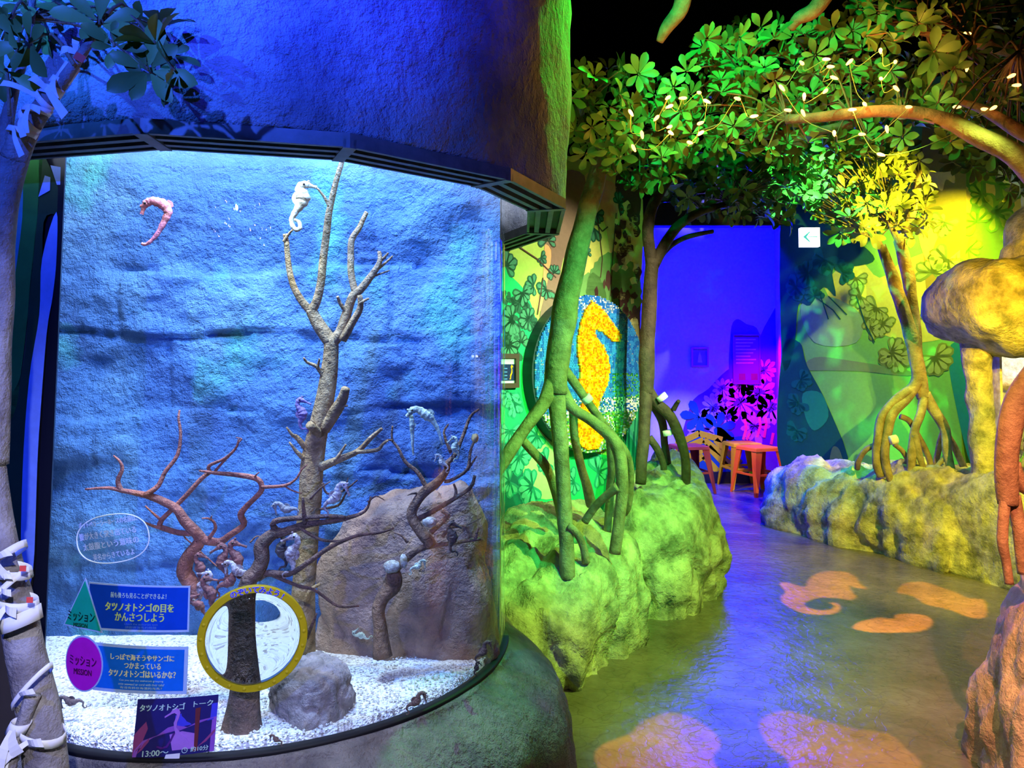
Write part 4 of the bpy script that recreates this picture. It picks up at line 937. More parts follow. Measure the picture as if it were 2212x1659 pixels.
gb = N.new('ShaderNodeBsdfGlass'); gb.inputs['IOR'].default_value = 1.12; gb.inputs['Roughness'].default_value = 0.0; gb.inputs[0].default_value = (.97, .98, 1, 1); L.new(gb.outputs[0], N['Material Output'].inputs['Surface'])
mb = MB(); vs = []; fs = []; n = 64; k = 16; bulge = Ri*.62
for j in range(k+1):
    r = Ri*1.0*math.cos(PI/2*j/k)
    for i in range(n): vs.append(disc(0, r, 2*PI*i/n, .004+bulge*math.sin(PI/2*j/k)))
for j in range(k):
    for i in range(n): fs.append((j*n+i, j*n+(i+1) % n, (j+1)*n+(i+1) % n, (j+1)*n+i))
bs = len(vs)
for j in range(1, k+1):
    r = Ri*math.cos(PI/2*j/k)
    for i in range(n): vs.append(disc(0, r, 2*PI*i/n, .004))
for j in range(k):
    for i in range(n):
        A0 = i if j == 0 else bs+(j-1)*n+i; A1 = (i+1) % n if j == 0 else bs+(j-1)*n+(i+1) % n
        fs.append((A0, bs+j*n+i, bs+j*n+(i+1) % n, A1))
mb.add(vs, fs); me_o = mb.build('lens', mt, t, True)
bm = bmesh.new(); bm.from_mesh(me_o.data); bmesh.ops.remove_doubles(bm, verts=bm.verts, dist=1e-6); bmesh.ops.recalc_face_normals(bm, faces=bm.faces); bm.to_mesh(me_o.data); bm.free()
txt = 'のぞいてみよう!'; halo = paint('halo', 190, 200, 255, .5); navy = paint('ring_text', 30, 30, 190, .5)
for i, ch in enumerate(txt):
    vs, fs = text_mesh(ch)
    if not vs: continue
    x0 = (min(p[0] for p in vs)+max(p[0] for p in vs))/2; y0 = (min(p[1] for p in vs)+max(p[1] for p in vs))/2
    hgt = max(max(p[1] for p in vs)-min(p[1] for p in vs), .5)
    th = math.radians(112-i*8.1); sc_ = (Ro-Ri)*.95
    for nm, mt2, grow, of in (('letter_halo', halo, .055, .0142), ('letter', navy, .02, .0150)):
        mb = MB()
        for q in range(8):
            gx, gy = grow*math.cos(q*PI/4), grow*math.sin(q*PI/4); V = []
            for p in vs:
                x = (p[0]-x0+gx)*sc_; y = (p[1]-y0+gy)*sc_
                r = (Ro+Ri)/2+y; a = th-x/((Ro+Ri)/2)
                V.append(disc(0, r, a, of+q*1e-5))
            mb.add(V, fs)
        mb.build(nm, mt2, ring)

# ================================================================== ROCKWORK AND FURNISHINGS
tag(rock('planter_rock', [(0.18, 2.86), (0.40, 3.08), (0.587, 3.37), (0.60, 3.62), (0.40, 4.05), (0.05, 3.86), (-0.25, 3.55), (-0.30, 3.1), (-0.05, 2.78)], 0.43, rock_m, grad=(-0.02, 0.24), disp=0.085, sc=3.0),
    'green-lit rock planter nearest the tank, holding the green mangrove', 'rock')
tag(rock('planter_rock', [(0.62, 3.66), (0.86, 3.74), (1.07, 3.98), (1.20, 4.40), (1.22, 5.0), (1.02, 5.3), (0.88, 4.8), (0.66, 4.42), (0.50, 4.20), (0.52, 3.85)], 0.56, rock_m, grad=(-0.05, 0.12), disp=0.085, sc=3.0, dome=.2),
    'green-lit rock planter beside the doorway', 'rock')
tag(rock('planter_rock', [(2.01, 5.82), (2.33, 5.10), (2.68, 4.40), (2.95, 3.85), (3.5, 4.0), (3.4, 5.05), (3.0, 5.5), (2.55, 6.05), (2.2, 6.25)], 0.545, rock_m, grad=(0.03, -0.06), disp=0.09, sc=2.8, dome=.04, seg=260),
    'long yellow-lit rock planter along the right mural', 'rock')
# boulder in the right foreground
tag(rock('foreground_boulder', [(1.40, 2.15), (1.55, 1.85), (1.9, 1.75), (2.2, 2.0), (2.15, 2.4), (1.85, 2.55), (1.52, 2.45)], 0.62, rock_red_m, grad=(0.10, 0.0), disp=0.06, sc=3.2,
         prof=[(1.0, -0.03), (1.02, 0.08), (1.03, 0.2), (1.02, 0.32), (1.0, 0.45), (0.97, 0.57), (0.93, 0.68), (0.87, 0.78), (0.8, 0.87), (0.7, 0.94)]),
    'reddish boulder at the right edge in front', 'boulder')
# pillar and overhang round the bright little aquarium
mb = MB(); tube(mb, [(2.86, 4.5, 0.45, .085), (2.85, 4.5, 0.7, .075), (2.84, 4.5, 0.95, .072), (2.83, 4.5, 1.2, .075), (2.82, 4.5, 1.45, .10)], 20, 8, wob=.25)
tag(mb.build('stone_pillar', rock_m, None, True), 'stone pillar under the yellow rock overhang', 'pillar')
def blobrock(name, c, s, mt, disp, sc, label, cat, n=56):
    vs = []; fs = []; k = n//2; c = Vector(c)
    for j in range(k+1):
        th = PI*j/k
        for i in range(n):
            ph = 2*PI*i/n; d = Vector((math.sin(th)*math.cos(ph), math.sin(th)*math.sin(ph), math.cos(th)))
            e = Vector([math.copysign(abs(q)**.75, q) for q in d])
            p = Vector((e.x*s[0], e.y*s[1], e.z*s[2])); w = fbm(p+c*3, sc)
            vs.append(c+p+d*disp*w)
    for j in range(k):
        for i in range(n): fs.append((j*n+i, j*n+(i+1) % n, (j+1)*n+(i+1) % n, (j+1)*n+i))
    mb = MB(); mb.add(vs, fs); return tag(mb.build(name, mt, None, True), label, cat)
blobrock('rock_overhang', (3.06, 4.42, 1.62), (0.50, 0.42, 0.28), rock_m, 0.06, 3.2, 'bulging yellow rock overhang above the small bright aquarium', 'rock')
mb = MB(); tube(mb, [(3.15, 4.45, 1.60, .26), (3.27, 4.45, 1.92, .25), (3.45, 4.45, 2.3, .28), (3.62, 4.45, 2.9, .3)], 24, 6, wob=.3)
tag(mb.build('rock_column', rock_m, None, True), 'yellow rock rising out of frame above the overhang', 'rock')
# small bright aquarium
t = thing('small_aquarium', 'small brightly lit planted aquarium in the rock at the right', 'aquarium', (3.45, 4.75, 0.5))
mb = MB()
for c, s in (((3.5, 4.80, .95), (1.06, .02, .9)), ((3.5, 4.66, .51), (1.06, .28, .04)), ((2.98, 4.66, .95), (.015, .28, .9)), ((4.02, 4.66, .95), (.015, .28, .9))): mb.box(c, s)
mb.build('tank_box', mat('aquarium_back', (.75, .74, .66), .8, vscale=14, col2=(.42, .36, .26), bump=.6, bscale=30), t)
mb = MB(); mb.box((3.5, 4.52, .95), (1.02, .008, .86)); mb.build('front_glass', gm, t)
mb = MB(); mb.box((3.5, 4.62, 1.335), (0.98, .10, .02)); mb.build('lamp_tube', mat('aquarium_lamp', (1, 1, 1), .5, emit=(1, .98, .85), estr=11), t)
stone_m = mat('aquarium_stone', (.62, .50, .36), .8, vscale=18, col2=(.30, .22, .15), bump=.8, bscale=50)
for k in range(26):
    x = 3.06+.12*(k % 8)+random.uniform(-.03, .03); z = .56+.095*(k//4)+random.uniform(-.02, .02)
    mb = MB(); n = 10; vs = []; fs = []; a, b, cc_ = random.uniform(.05, .10), random.uniform(.03, .05), random.uniform(.02, .045); p = Vector((x, 4.745+random.uniform(-.015, .015), z))
    for j in range(7):
        th = PI*j/6
        for i in range(n):
            d = Vector((math.sin(th)*math.cos(2*PI*i/n), math.sin(th)*math.sin(2*PI*i/n), math.cos(th))); w = 1+.3*noise.noise(d*2+p*9)
            vs.append(p+Vector((d.x*a, d.y*b, d.z*cc_))*w)
    for j in range(6):
        for i in range(n): fs.append((j*n+i, j*n+(i+1) % n, (j+1)*n+(i+1) % n, (j+1)*n+i))
    mb.add(vs, fs); mb.build('stone', stone_m, t, True)
gr = mat('aquarium_grass', (.22, .55, .08), .5)
for k in range(22):
    x = 3.04+random.random()*.6; y = 4.58+random.random()*.1; z = .53+random.choice((0, 0, .35)); h = random.uniform(.15, .42); mb = MB()
    tube(mb, [(x, y, z, .006), (x+random.uniform(-.03, .03), y, z+h*.5, .006), (x+random.uniform(-.08, .08), y, z+h, .001)], 5, 4, flat=.3); mb.build('grass_blade', gr, t, True)

# ---- brick mosaic disc on the mural wall
u0, z0 = WA.uv(1128, 808); u1, z1 = WA.uv(1370, 808); ru = (u1-u0)/2; cu = (u0+u1)/2
zt = WA.uv(1252, 640)[1]; zb = WA.uv(1252, 975)[1]; rz = (zt-zb)/2; cz = (zt+zb)/2
t = thing('seahorse_mosaic', 'round brick mosaic of a golden seahorse on the mural wall', 'mosaic', WA.p3(cu, cz, 0))
mb = MB(); n = 64; vs = []
for o in (0.0, .075):
    for k in range(n): vs.append(WA.p3(cu+ru*1.0*math.cos(2*PI*k/n), cz+rz*math.sin(2*PI*k/n), o))
mb.add(vs, [tuple(range(n-1, -1, -1)), tuple(range(n, 2*n))]+[(k, (k+1) % n, n+(k+1) % n, n+k) for k in range(n)])
mb.build('backing_disc', mat('mosaic_edge', (.02, .05, .06), .5), t)
sil = [(1252, 652), (1270, 664), (1292, 690), (1317, 726), (1313, 740), (1298, 738), (1274, 716), (1258, 714), (1262, 728), (1277, 747), (1288, 772), (1291, 800), (1286, 830), (1272, 858), (1263, 885), (1276, 915), (1280, 940), (1264, 966), (1244, 968), (1226, 960), (1220, 925), (1222, 896), (1232, 868), (1224, 832), (1227, 800), (1221, 764), (1221, 730), (1227, 700), (1238, 672)]
silu = [WA.uv(*q) for q in sil]
def inside(x, y, P):
    c = False; j = len(P)-1
    for i in range(len(P)):
        if (P[i][1] > y) != (P[j][1] > y) and x < (P[j][0]-P[i][0])*(y-P[i][1])/(P[j][1]-P[i][1])+P[i][0]: c = not c
        j = i
    return c
cols = {'gold': (250, 176, 10), 'amber': (236, 120, 10), 'lemon': (255, 226, 50), 'blue': (34, 104, 190), 'azure': (50, 140, 210), 'navy': (24, 66, 140), 'white': (236, 240, 230), 'green': (90, 170, 70), 'dgreen': (30, 110, 60), 'grey': (120, 150, 180), 'olive': (140, 150, 40)}
mm = {k: paint('brick_'+k, *v, .3) for k, v in cols.items()}; keys = list(cols); bricks = {k: MB() for k in keys}
NR = 96; hz = 2*rz/NR; wu = hz*1.15
for j in range(NR):
    z = cz-rz+hz*(j+.5); half = ru*math.sqrt(max(0, 1-((z-cz)/rz)**2))*.975
    k0 = int(-half/wu); k1 = int(half/wu)
    for k in range(k0, k1+1):
        u = cu+k*wu; v = (z-cz)/rz; nz_ = noise.noise(Vector((u*30, z*30, 1))); r = random.random(); d = 0.0
        if inside(u, z, silu):
            c = 'lemon' if nz_ > .2 and r < .6 else ('amber' if r < .4 else 'gold'); d = .012
        elif v > .80: c = 'blue' if r < .6 else ('grey' if r < .85 else 'white')
        elif v > -.32: c = ('azure' if nz_ > -.05 else 'blue') if r < .96 else 'grey'
        elif v > -.5: c = 'white' if r < .35 else ('blue' if r < .7 else ('dgreen' if r < .85 else 'grey'))
        else: c = random.choice(['green', 'dgreen', 'white', 'olive', 'green', 'grey'])
        if u > cu+ru*.35 and -.35 < v < .0 and r > .55: c = 'dgreen' if r > .8 else 'green'
        p = WA.p3(u, z, .078+d/2+random.uniform(0, .003))
        bricks[c].box(p, (wu*.93, .012+d, hz*.86), Matrix.Rotation(math.atan2(WA.d.y, WA.d.x), 3, 'Z'))
for k in keys:
    if bricks[k].v:
        o = bricks[k].build('brick_field', mm[k], t); o['kind'] = 'stuff'
# framed info panel left of the mosaic
def framed(name, label, cat, W_, x0, y0, x1, y1, fm, sheet, fw=.16, th=.03, off=0.0):
    a, zt = W_.uv(x0, y0); b, zb = W_.uv(x1, y1); zt2 = W_.uv(x1, y0)[1]; zb = W_.uv((x0+x1)/2, y1)[1]; zt = W_.uv((x0+x1)/2, y0)[1]
    t = thing(name, label, cat, W_.p3((a+b)/2, zb, off)); R3 = Matrix.Rotation(math.atan2(W_.d.y, W_.d.x), 3, 'Z')
    w = b-a; h = zt-zb; q = min(abs(w), h)*fw
    mb = MB()
    for (uc, zc_, sw, sh) in (((a+b)/2, zt-q/2, w, q), ((a+b)/2, zb+q/2, w, q), (a+q/2, (zt+zb)/2, q, h-2*q), (b-q/2, (zt+zb)/2, q, h-2*q)): mb.box(W_.p3(uc, zc_, off+th/2), (abs(sw), th, sh), R3)
    mb.build('frame', fm, t)
    mb = MB(); mb.box(W_.p3((a+b)/2, (zt+zb)/2, off+th*.3), (abs(w)-2*q, th*.5, h-2*q), R3); mb.build('print', sheet, t)
    return t, a+q, b-q, zb+q, zt-q, off+th*.56
t, a, b, zb, zt, of = framed('info_panel', 'dark framed info panel with a small seahorse at the glass edge', 'panel', WA, 1066, 764, 1114, 838, mat('walnut', (.06, .04, .03), .5), paint('panel_navy', 20, 40, 90))
def flat(W_, L, mt, name, parent, of):
    tri = tessellate_polygon([[Vector((x, y, 0)) for x, y in L]]); mb = MB(); mb.add([W_.p3(x, y, of) for x, y in L], tri); return mb.build(name, mt, parent)
flat(WA, [(a, zt), (b, zt), (b, zt-.03), (a, zt-.03)], pale_m, 'printed_band', t, of)
flat(WA, [(a, zb), (b, zb), (b, zb+.012), (a, zb+.012)], pale_m, 'printed_band', t, of)
for k in range(4): flat(WA, [(a+.03, zt-.05-k*.018), (b-.05, zt-.05-k*.018), (b-.05, zt-.055-k*.018), (a+.03, zt-.055-k*.018)], dim_m, 'printed_line', t, of)
s0 = (b-a)*.9; flat(WA, [(b-.035+.05*x, zb+.02+.085*y) for x, y in [(.0, .0), (.12, .1), (.08, .25), (.25, .4), (.3, .6), (.18, .75), (.3, .9), (.5, .8), (.5, .72), (.35, .75), (.4, .6), (.42, .4), (.25, .2), (.2, .0)]], mm['gold'], 'printed_seahorse', t, of)
# picture and text board on the blue wall
t, a, b, zb, zt, of = framed('picture_frame', 'small red framed picture on the blue wall', 'picture', WD, 1492, 750, 1530, 793, mat('red_frame', (.55, .12, .08), .5), paint('print_dusk', 120, 120, 160), fw=.10)
flat(WD, [(a+.05, zb+.03), (b-.05, zb+.03), (b-.06, zb+.1), ((a+b)/2, zt-.03), (a+.06, zb+.1)], paint('print_light', 190, 190, 220), 'printed_shape', t, of)
t, a, b, zb, zt, of = framed('text_board', 'dark text board standing before the purple corals', 'board', WD, 1581, 722, 1642, 830, mat('board_frame', (.20, .05, .08), .5), mat('board_face', (.16, .06, .10), .5), fw=.05)
for k in range(8):
    z = zt-.035-k*.036; flat(WD, [(a+.02, z), (b-.03-.03*(k % 3), z), (b-.03-.03*(k % 3), z-.014), (a+.02, z-.014)], vio, 'printed_line', t, of)
for k in range(2): flat(WD, [(a+.05+k*.13, zb+.03), (a+.12+k*.13, zb+.03), (a+.12+k*.13, zb+.10), (a+.05+k*.13, zb+.10)], paint('board_photo', 130, 40, 60), 'printed_photo', t, of)
# exit arrow sign
ex = at(1748, 513, 6.0)
t = thing('exit_sign', 'white glowing sign with a green arrow pointing left', 'sign', ex)
mb = MB(); mb.box(ex, (.155, .05, .155)); mb.build('light_box', mat('exit_white', (.9, .95, .93), .4, emit=(.9, 1, .95), estr=1.1), t)
ar = mat('exit_arrow', (.05, .55, .45), .5, emit=(.1, .8, .65), estr=.6); mb = MB(); y = ex.y-.028
def aq(L): mb.add([(ex.x+x*.1, y, ex.z+z*.1) for x, z in L], [tuple(range(len(L)))])
aq([(-.55, 0), (.55, .035), (.55, -.035)]); aq([(-.6, 0), (-.1, .42), (-.02, .42), (-.35, .0)]); aq([(-.6, 0), (-.35, 0), (-.02, -.42), (-.1, -.42)])
mb.build('arrow', ar, t)
# stools
def stool(label, px, py, Y, mt, yaw):
    b = at(px, py, Y); b.z = 0; t = thing('metal_stool', label, 'stool', b, 'metal stools in the blue room')
    R3 = Matrix.Rotation(yaw, 3, 'Z'); hgt = .46; s = .15
    mb = MB(); vs = []
    for z, q in ((hgt-.035, s*1.04), (hgt-.008, s*1.0), (hgt, s*.94)):
        for x, y in ((-1, -1), (1, -1), (1, 1), (-1, 1)): vs.append(b+R3 @ Vector((x*q, y*q, z)))
    mb.add(vs, [(8, 9, 10, 11), (3, 2, 1, 0)]+[(j*4+i, j*4+(i+1) % 4, j*4+4+(i+1) % 4, j*4+4+i) for j in range(2) for i in range(4)]); mb.build('seat', mt, t)
    for x, y in ((-1, -1), (1, -1), (1, 1), (-1, 1)):
        mb = MB(); vs = []
        for z, q, w in ((hgt-.02, s, .075), (0, s*1.32, .026)):
            c = Vector((x*q, y*q, z)); w1 = Vector((-x*w, 0, 0)); w2 = Vector((0, -y*w, 0)); th = .006
            for p in (c, c+w1, c+w1+Vector((0, -y*th, 0)), c+Vector((-x*th, -y*th, 0)), c+w2+Vector((-x*th, 0, 0)), c+w2): vs.append(b+R3 @ p)
        mb.add(vs, [(i, (i+1) % 6, 6+(i+1) % 6, 6+i) for i in range(6)]+[(0, 1, 2, 3), (0, 3, 4, 5), (6, 9, 8, 7), (6, 11, 10, 9)]); mb.build('leg', mt, t)
    for k in range(4):
        mb = MB(); q = s*1.12; mb.box(b+R3 @ Vector([(0, q, .2), (0, -q, .2), (q, 0, .2), (-q, 0, .2)][k]), (2*q, .012, .02) if k < 2 else (.012, 2*q, .02), R3); mb.build('brace', mt, t)
stool('orange metal stool at the right of the blue doorway', 1640, 1030, 7.32, mat('stool_orange', (.95, .20, .004), .5, spec=.08), .35)
stool('dim maroon metal stool half hidden behind the mangrove root', 1488, 1040, 7.45, mat('stool_maroon', (.35, .06, .01), .5, spec=.1), .2)
stool('yellow metal stool tucked behind the orange one', 1604, 1018, 7.72, mat('stool_yellow', (.66, .48, .004), .5, spec=.08), .1)

# ---- light projectors throwing seahorse shapes onto the floor (metal shape plates in front of a lamp)
def projector(label, L, tgt, shapes, col, power, deg):
    L = Vector(L); ax = (Vector(tgt)-L).normalized(); D = .12; up = Vector((0, 0, 1)); rx = ax.cross(up).normalized(); uy = rx.cross(ax)
    t = thing('light_projector', label, 'projector', L)
    cu_ = bpy.data.curves.new('shape', 'CURVE'); cu_.dimensions = '2D'; cu_.fill_mode = 'BOTH'
    R = D*math.tan(math.radians(deg/2))*1.5
    def spl(P):
        s = cu_.splines.new('POLY'); s.points.add(len(P)-1); s.use_cyclic_u = True
        for q, (x, y) in zip(s.points, P): q.co = (x, y, 0, 1)
    spl([(R*math.cos(2*PI*k/40), R*math.sin(2*PI*k/40)) for k in range(40)])
    for sh in shapes:
        P = []
        for (px, py) in smooth_closed(sh):
            f = on_floor(px, py); d = f-L; k = D/d.dot(ax); q = L+d*k-(L+ax*D); P.append((q.dot(rx), q.dot(uy)))
        spl(P)
    o = bpy.data.objects.new('shape', cu_); C.objects.link(o); dg = bpy.context.evaluated_depsgraph_get(); dg.update()
    me = o.evaluated_get(dg).to_mesh(); mb = MB()
    mb.add([L+ax*D+rx*v.co.x+uy*v.co.y for v in me.vertices], [tuple(p.vertices) for p in me.polygons])
    o.evaluated_get(dg).to_mesh_clear(); bpy.data.objects.remove(o)
    mb.build('shape_plate', black_m, t)
    mb = MB(); n = 24; vs = []
    for d in (-.10, D):
        for k in range(n): vs.append(L+ax*d+(rx*math.cos(2*PI*k/n)+uy*math.sin(2*PI*k/n))*R*.98)
    mb.add(vs, [(k, (k+1) % n, n+(k+1) % n, n+k) for k in range(n)]+[tuple(range(n))]); mb.build('housing', black_m, t)
    spot('projector_lamp', L, tgt, col, power, deg, .15, .0004)
sh_a = [(1685, 1262), (1700, 1258), (1738, 1268), (1745, 1255), (1762, 1240), (1790, 1234), (1830, 1236), (1850, 1248), (1858, 1262), (1874, 1272), (1850, 1270), (1834, 1264), (1842, 1280), (1850, 1290), (1836, 1296), (1810, 1292), (1790, 1291), (1765, 1292), (1738, 1302), (1745, 1312), (1770, 1318), (1796, 1316), (1802, 1308), (1790, 1302), (1808, 1303), (1816, 1313), (1805, 1324), (1775, 1328), (1735, 1324), (1705, 1312), (1690, 1300), (1688, 1288), (1697, 1280)]
sh_b = [(1938, 1280), (1948, 1264), (1966, 1258), (2000, 1258), (2030, 1268), (2066, 1280), (2090, 1292), (2125, 1296), (2130, 1330), (2100, 1335), (2060, 1320), (2030, 1312), (2000, 1305), (1976, 1290), (1960, 1284)]
sh_c = [(1842, 1356), (1856, 1344), (1880, 1338), (1900, 1334), (1930, 1336), (1936, 1328), (1970, 1326), (2000, 1330), (2014, 1342), (2008, 1354), (1985, 1364), (1940, 1366), (1890, 1366), (1860, 1362)]
projector('black projector hung above the path throwing orange seahorses', (1.25, 1.45, 2.35), on_floor(1890, 1300), [sh_a, sh_b, sh_c], (1.0, 0.30, 0.01), 2600, 34)
co_a = [(1285, 1640), (1300, 1610), (1360, 1585), (1385, 1560), (1440, 1540), (1490, 1548), (1540, 1580), (1556, 1610), (1540, 1640), (1560, 1690), (1500, 1720), (1380, 1710), (1320, 1690)]
co_b = [(1640, 1560), (1690, 1535), (1740, 1545), (1790, 1560), (1850, 1575), (1920, 1585), (1960, 1620), (1990, 1650), (1960, 1700), (1820, 1720), (1720, 1690), (1700, 1640), (1660, 1610)]
projector('black projector hung nearer throwing orange coral shapes', (0.75, 0.85, 2.2), on_floor(1640, 1630), [co_a, co_b], (1.0, 0.30, 0.03), 600, 50)

# spotlight housing that washes the right mural
t = thing('spotlight', 'black spotlight tucked behind the rock column above the right mural', 'spotlight', (3.02, 4.74, 2.78))
mb = MB(); tube(mb, [(3.04, 4.68, 2.86, .05), (3.03, 4.73, 2.79, .055), (3.022, 4.765, 2.745, .06)], 16, 1); mb.build('can', black_m, t, True)
mb = MB(); tube(mb, [(3.04, 4.68, 2.86, .012), (3.04, 4.68, 3.4, .012)], 8, 1); mb.build('hanger', black_m, t, True)

# ================================================================== TREES, FOLIAGE AND FAIRY LIGHTS
def leaf_mesh(name, mt):
    rows = [(0, .02, 0), (.22, .10, .02), (.48, .19, .035), (.72, .22, .02), (.90, .14, -.03), (1.0, .01, -.07)]; vs = []
    for x, w, z in rows: vs += [(x, -w, z+w*.25), (x, 0, z), (x, w, z+w*.25)]
    fs = []
    for i in range(len(rows)-1):
        a = i*3; fs += [(a, a+3, a+4, a+1), (a+1, a+4, a+5, a+2)]
    me = bpy.data.meshes.new(name); me.from_pydata(vs, [], fs); me.materials.append(mt); me.polygons.foreach_set('use_smooth', [True]*len(fs)); me.update()
    return me
leafA = leaf_mesh('leaf', leaf_m); leafB = leaf_mesh('leaf', leaf2_m)
def leaf_mats(P, n, up, size, lift):
    n = n.normalized(); a = n.cross(Vector((.3, .9, .2))); a.normalize(); b = n.cross(a); out = []; ph = random.uniform(0, 6)
    for k in range(up):
        t = ph+2*PI*k/up+random.uniform(-.2, .2); e = lift+random.uniform(-.25, .25)
        rad = a*math.cos(t)+b*math.sin(t); x = (rad*math.cos(e)+n*math.sin(e)).normalized(); y = n.cross(x).normalized(); z = x.cross(y)
        s = size*random.uniform(.75, 1.15)
        M = Matrix((x*s, y*s, z*s)).transposed().to_4x4(); M.translation = P+x*size*.12
        out.append(M)
    return out
def foliage(root, centres, size, me, cap=290, lift=.35, face=(0, -.7, .15), rnd=.8, leaves=(5, 8)):
    "centres: list of points; each gets a rosette of leaves"
    Ms = []
    for P in centres:
        n = Vector(face)+Vector((random.uniform(-rnd, rnd), random.uniform(-rnd*.6, rnd*.6), random.uniform(-rnd, rnd)))
        if n.length < .1: n = Vector((0, -1, 0))
        Ms += leaf_mats(P, n, random.randint(*leaves), size*random.uniform(.8, 1.15), lift)
    Ms.sort(key=lambda M: M.translation.y)
    inv = Matrix.Translation(-root.location)
    for M in Ms[:cap]:
        o = bpy.data.objects.new('leaf', me); C.objects.link(o); o.parent = root; o.matrix_parent_inverse = inv; o.matrix_basis = M
    if len(Ms) > cap:
        mb = MB(); V = [v.co for v in me.vertices]; Fc = [tuple(p.vertices) for p in me.polygons]
        for M in Ms[cap:]: mb.add([M @ v for v in V], Fc)
        o = mb.build('foliage', me.materials[0], root, True); o['kind'] = 'stuff'
def region(n, poly, Y0, Y1):
    x0 = min(p[0] for p in poly); x1 = max(p[0] for p in poly); y0 = min(p[1] for p in poly); y1 = max(p[1] for p in poly); out = []
    tries = 0; kept = []
    while len(out) < n and tries < 6000:
        tries += 1
        x, y = random.uniform(x0, x1), random.uniform(y0, y1)
        if not inside(x, y, poly): continue
        if tries < 4000 and any((x-a)**2+(y-b)**2 < (.62*((x1-x0)*(y1-y0)/n)**.5)**2 for a, b in kept): continue
        kept.append((x, y)); out.append(at(x, y, random.uniform(Y0, Y1)))
    return out
def tree(name, label, cat, parts, mt, base, seg=14):
    t = thing(name, label, cat, base)
    for (nm, L, Y0, Y1, r0, r1) in parts:
        mb = MB(); tube(mb, pxpath(L, Y0, Y1, r0, r1), seg, 5, wob=.16); mb.build(nm, mt, t, True)
    return t
def twigs(t, centres, anchors, mt, r=.003):
    mb = MB()
    for P in centres:
        A = min(anchors, key=lambda q: (q-P).length); mid = (A+P)/2+Vector((0, 0, .03))
        tube(mb, [(*A, r*1.6), (*mid, r*1.2), (*P, r)], 5, 3)
    o = mb.build('twigs', mt, t, True); o['kind'] = 'stuff'
def band(px, py, Y, r, name, t, mt, ax=(0, 0, 1), h=.02):
    p = at(px, py, Y); a = Vector(ax).normalized(); mb = MB(); tube(mb, [(*(p-a*h/2), m(r, Y)), (*(p+a*h/2), m(r, Y))], 14, 1)
    mb.build(name, mt, t, True)
# 1. green mangrove in front of the mosaic
Y1 = 3.15
t1 = tree('mangrove_tree', 'green-lit mangrove with arching roots in front of the mosaic', 'tree', [
    ('trunk', [(1300, 330, 17), (1285, 400, 20), (1262, 480, 23), (1240, 570, 25), (1220, 680, 27), (1205, 780, 27), (1200, 850, 24)], Y1, Y1, 0, 0),
    ('root', [(1200, 840, 20), (1207, 920, 17), (1214, 1000, 16), (1219, 1100, 16), (1224, 1180, 16), (1226, 1250, 16)], Y1, 3.08, 0, 0),
    ('root', [(1200, 800, 16), (1175, 870, 15), (1130, 930, 14), (1095, 985, 15), (1060, 1040, 15), (1030, 1120, 14)], Y1, 3.0, 0, 0),
    ('root', [(1118, 940, 9), (1150, 975, 10), (1180, 1010, 10), (1200, 1060, 10), (1210, 1110, 9)], 3.1, 3.35, 0, 0),
    ('root', [(1208, 830, 15), (1235, 880, 12), (1280, 910, 12), (1320, 945, 13), (1340, 990, 13), (1344, 1050, 13), (1338, 1120, 13), (1328, 1195, 13)], Y1, 3.2, 0, 0),
    ('root', [(1215, 790, 10), (1250, 840, 10), (1285, 890, 9), (1310, 925, 10), (1352, 980, 9), (1362, 1030, 8), (1358, 1090, 7), (1350, 1110, 6)], 3.2, 3.4, 0, 0),
    ('root', [(1336, 1050, 11), (1310, 1070, 9), (1285, 1095, 9), (1264, 1126, 9)], 3.18, 3.3, 0, 0),
    ('root', [(1238, 890, 9), (1242, 950, 9), (1256, 1010, 9), (1270, 1060, 11), (1278, 1090, 12)], 3.3, 3.5, 0, 0),
    ('root', [(1228, 1135, 7), (1245, 1150, 8), (1260, 1180, 8), (1266, 1215, 9)], 3.07, 3.12, 0, 0),
    ('root', [(1316, 940, 9), (1322, 1010, 9), (1318, 1060, 9), (1312, 1150, 8)], 3.3, 3.5, 0, 0),
    ('branch', [(1300, 345, 13), (1330, 320, 10), (1380, 300, 9), (1440, 285, 7), (1520, 270, 6)], Y1, 3.0, 0, 0),
    ('branch', [(1298, 340, 10), (1270, 300, 7), (1255, 260, 6), (1250, 210, 5)], Y1, 3.1, 0, 0)], bark_m, at(1226, 1250, 3.08))
band(1268, 862, 3.24, 12, 'tape', t1, white_m, (.55, .1, -.75), .03)
c1 = region(80, [(1232, 160), (1300, 130), (1400, 160), (1480, 200), (1500, 330), (1440, 400), (1350, 400), (1300, 340), (1232, 330)], 2.75, 3.3)
foliage(t1, c1, .066, leafA, 300)
twigs(t1, c1, [at(1300, 330, 3.1), at(1380, 300, 3.05), at(1440, 285, 3.0), at(1255, 250, 3.1)], bark_m)
# 2. overhead arching branch with the fairy lights
t2 = tree('arching_branch', 'thick arching branch overhead, green-lit at its broken end', 'branch', [
    ('limb', [(2300, 470, 26), (2212, 352, 24), (2110, 292, 20), (2050, 262, 17), (1990, 246, 14), (1920, 240, 13), (1840, 244, 12), (1760, 254, 11), (1698, 258, 10)], 2.3, 2.75, 0, 0),
    ('limb', [(2300, 330, 16), (2212, 290, 15), (2160, 258, 13), (2120, 235, 10), (2080, 222, 7)], 2.4, 2.7, 0, 0),
    ('limb', [(1960, 165, 6), (1880, 150, 9), (1760, 158, 9), (1660, 160, 11), (1560, 160, 11), (1540, 165, 8)], 2.9, 3.0, 0, 0),
    ('limb', [(1840, 268, 9), (1760, 284, 10), (1700, 292, 10), (1640, 292, 9), (1600, 285, 6)], 2.85, 3.0, 0, 0)], bark_red_m, at(2300, 470, 2.3))
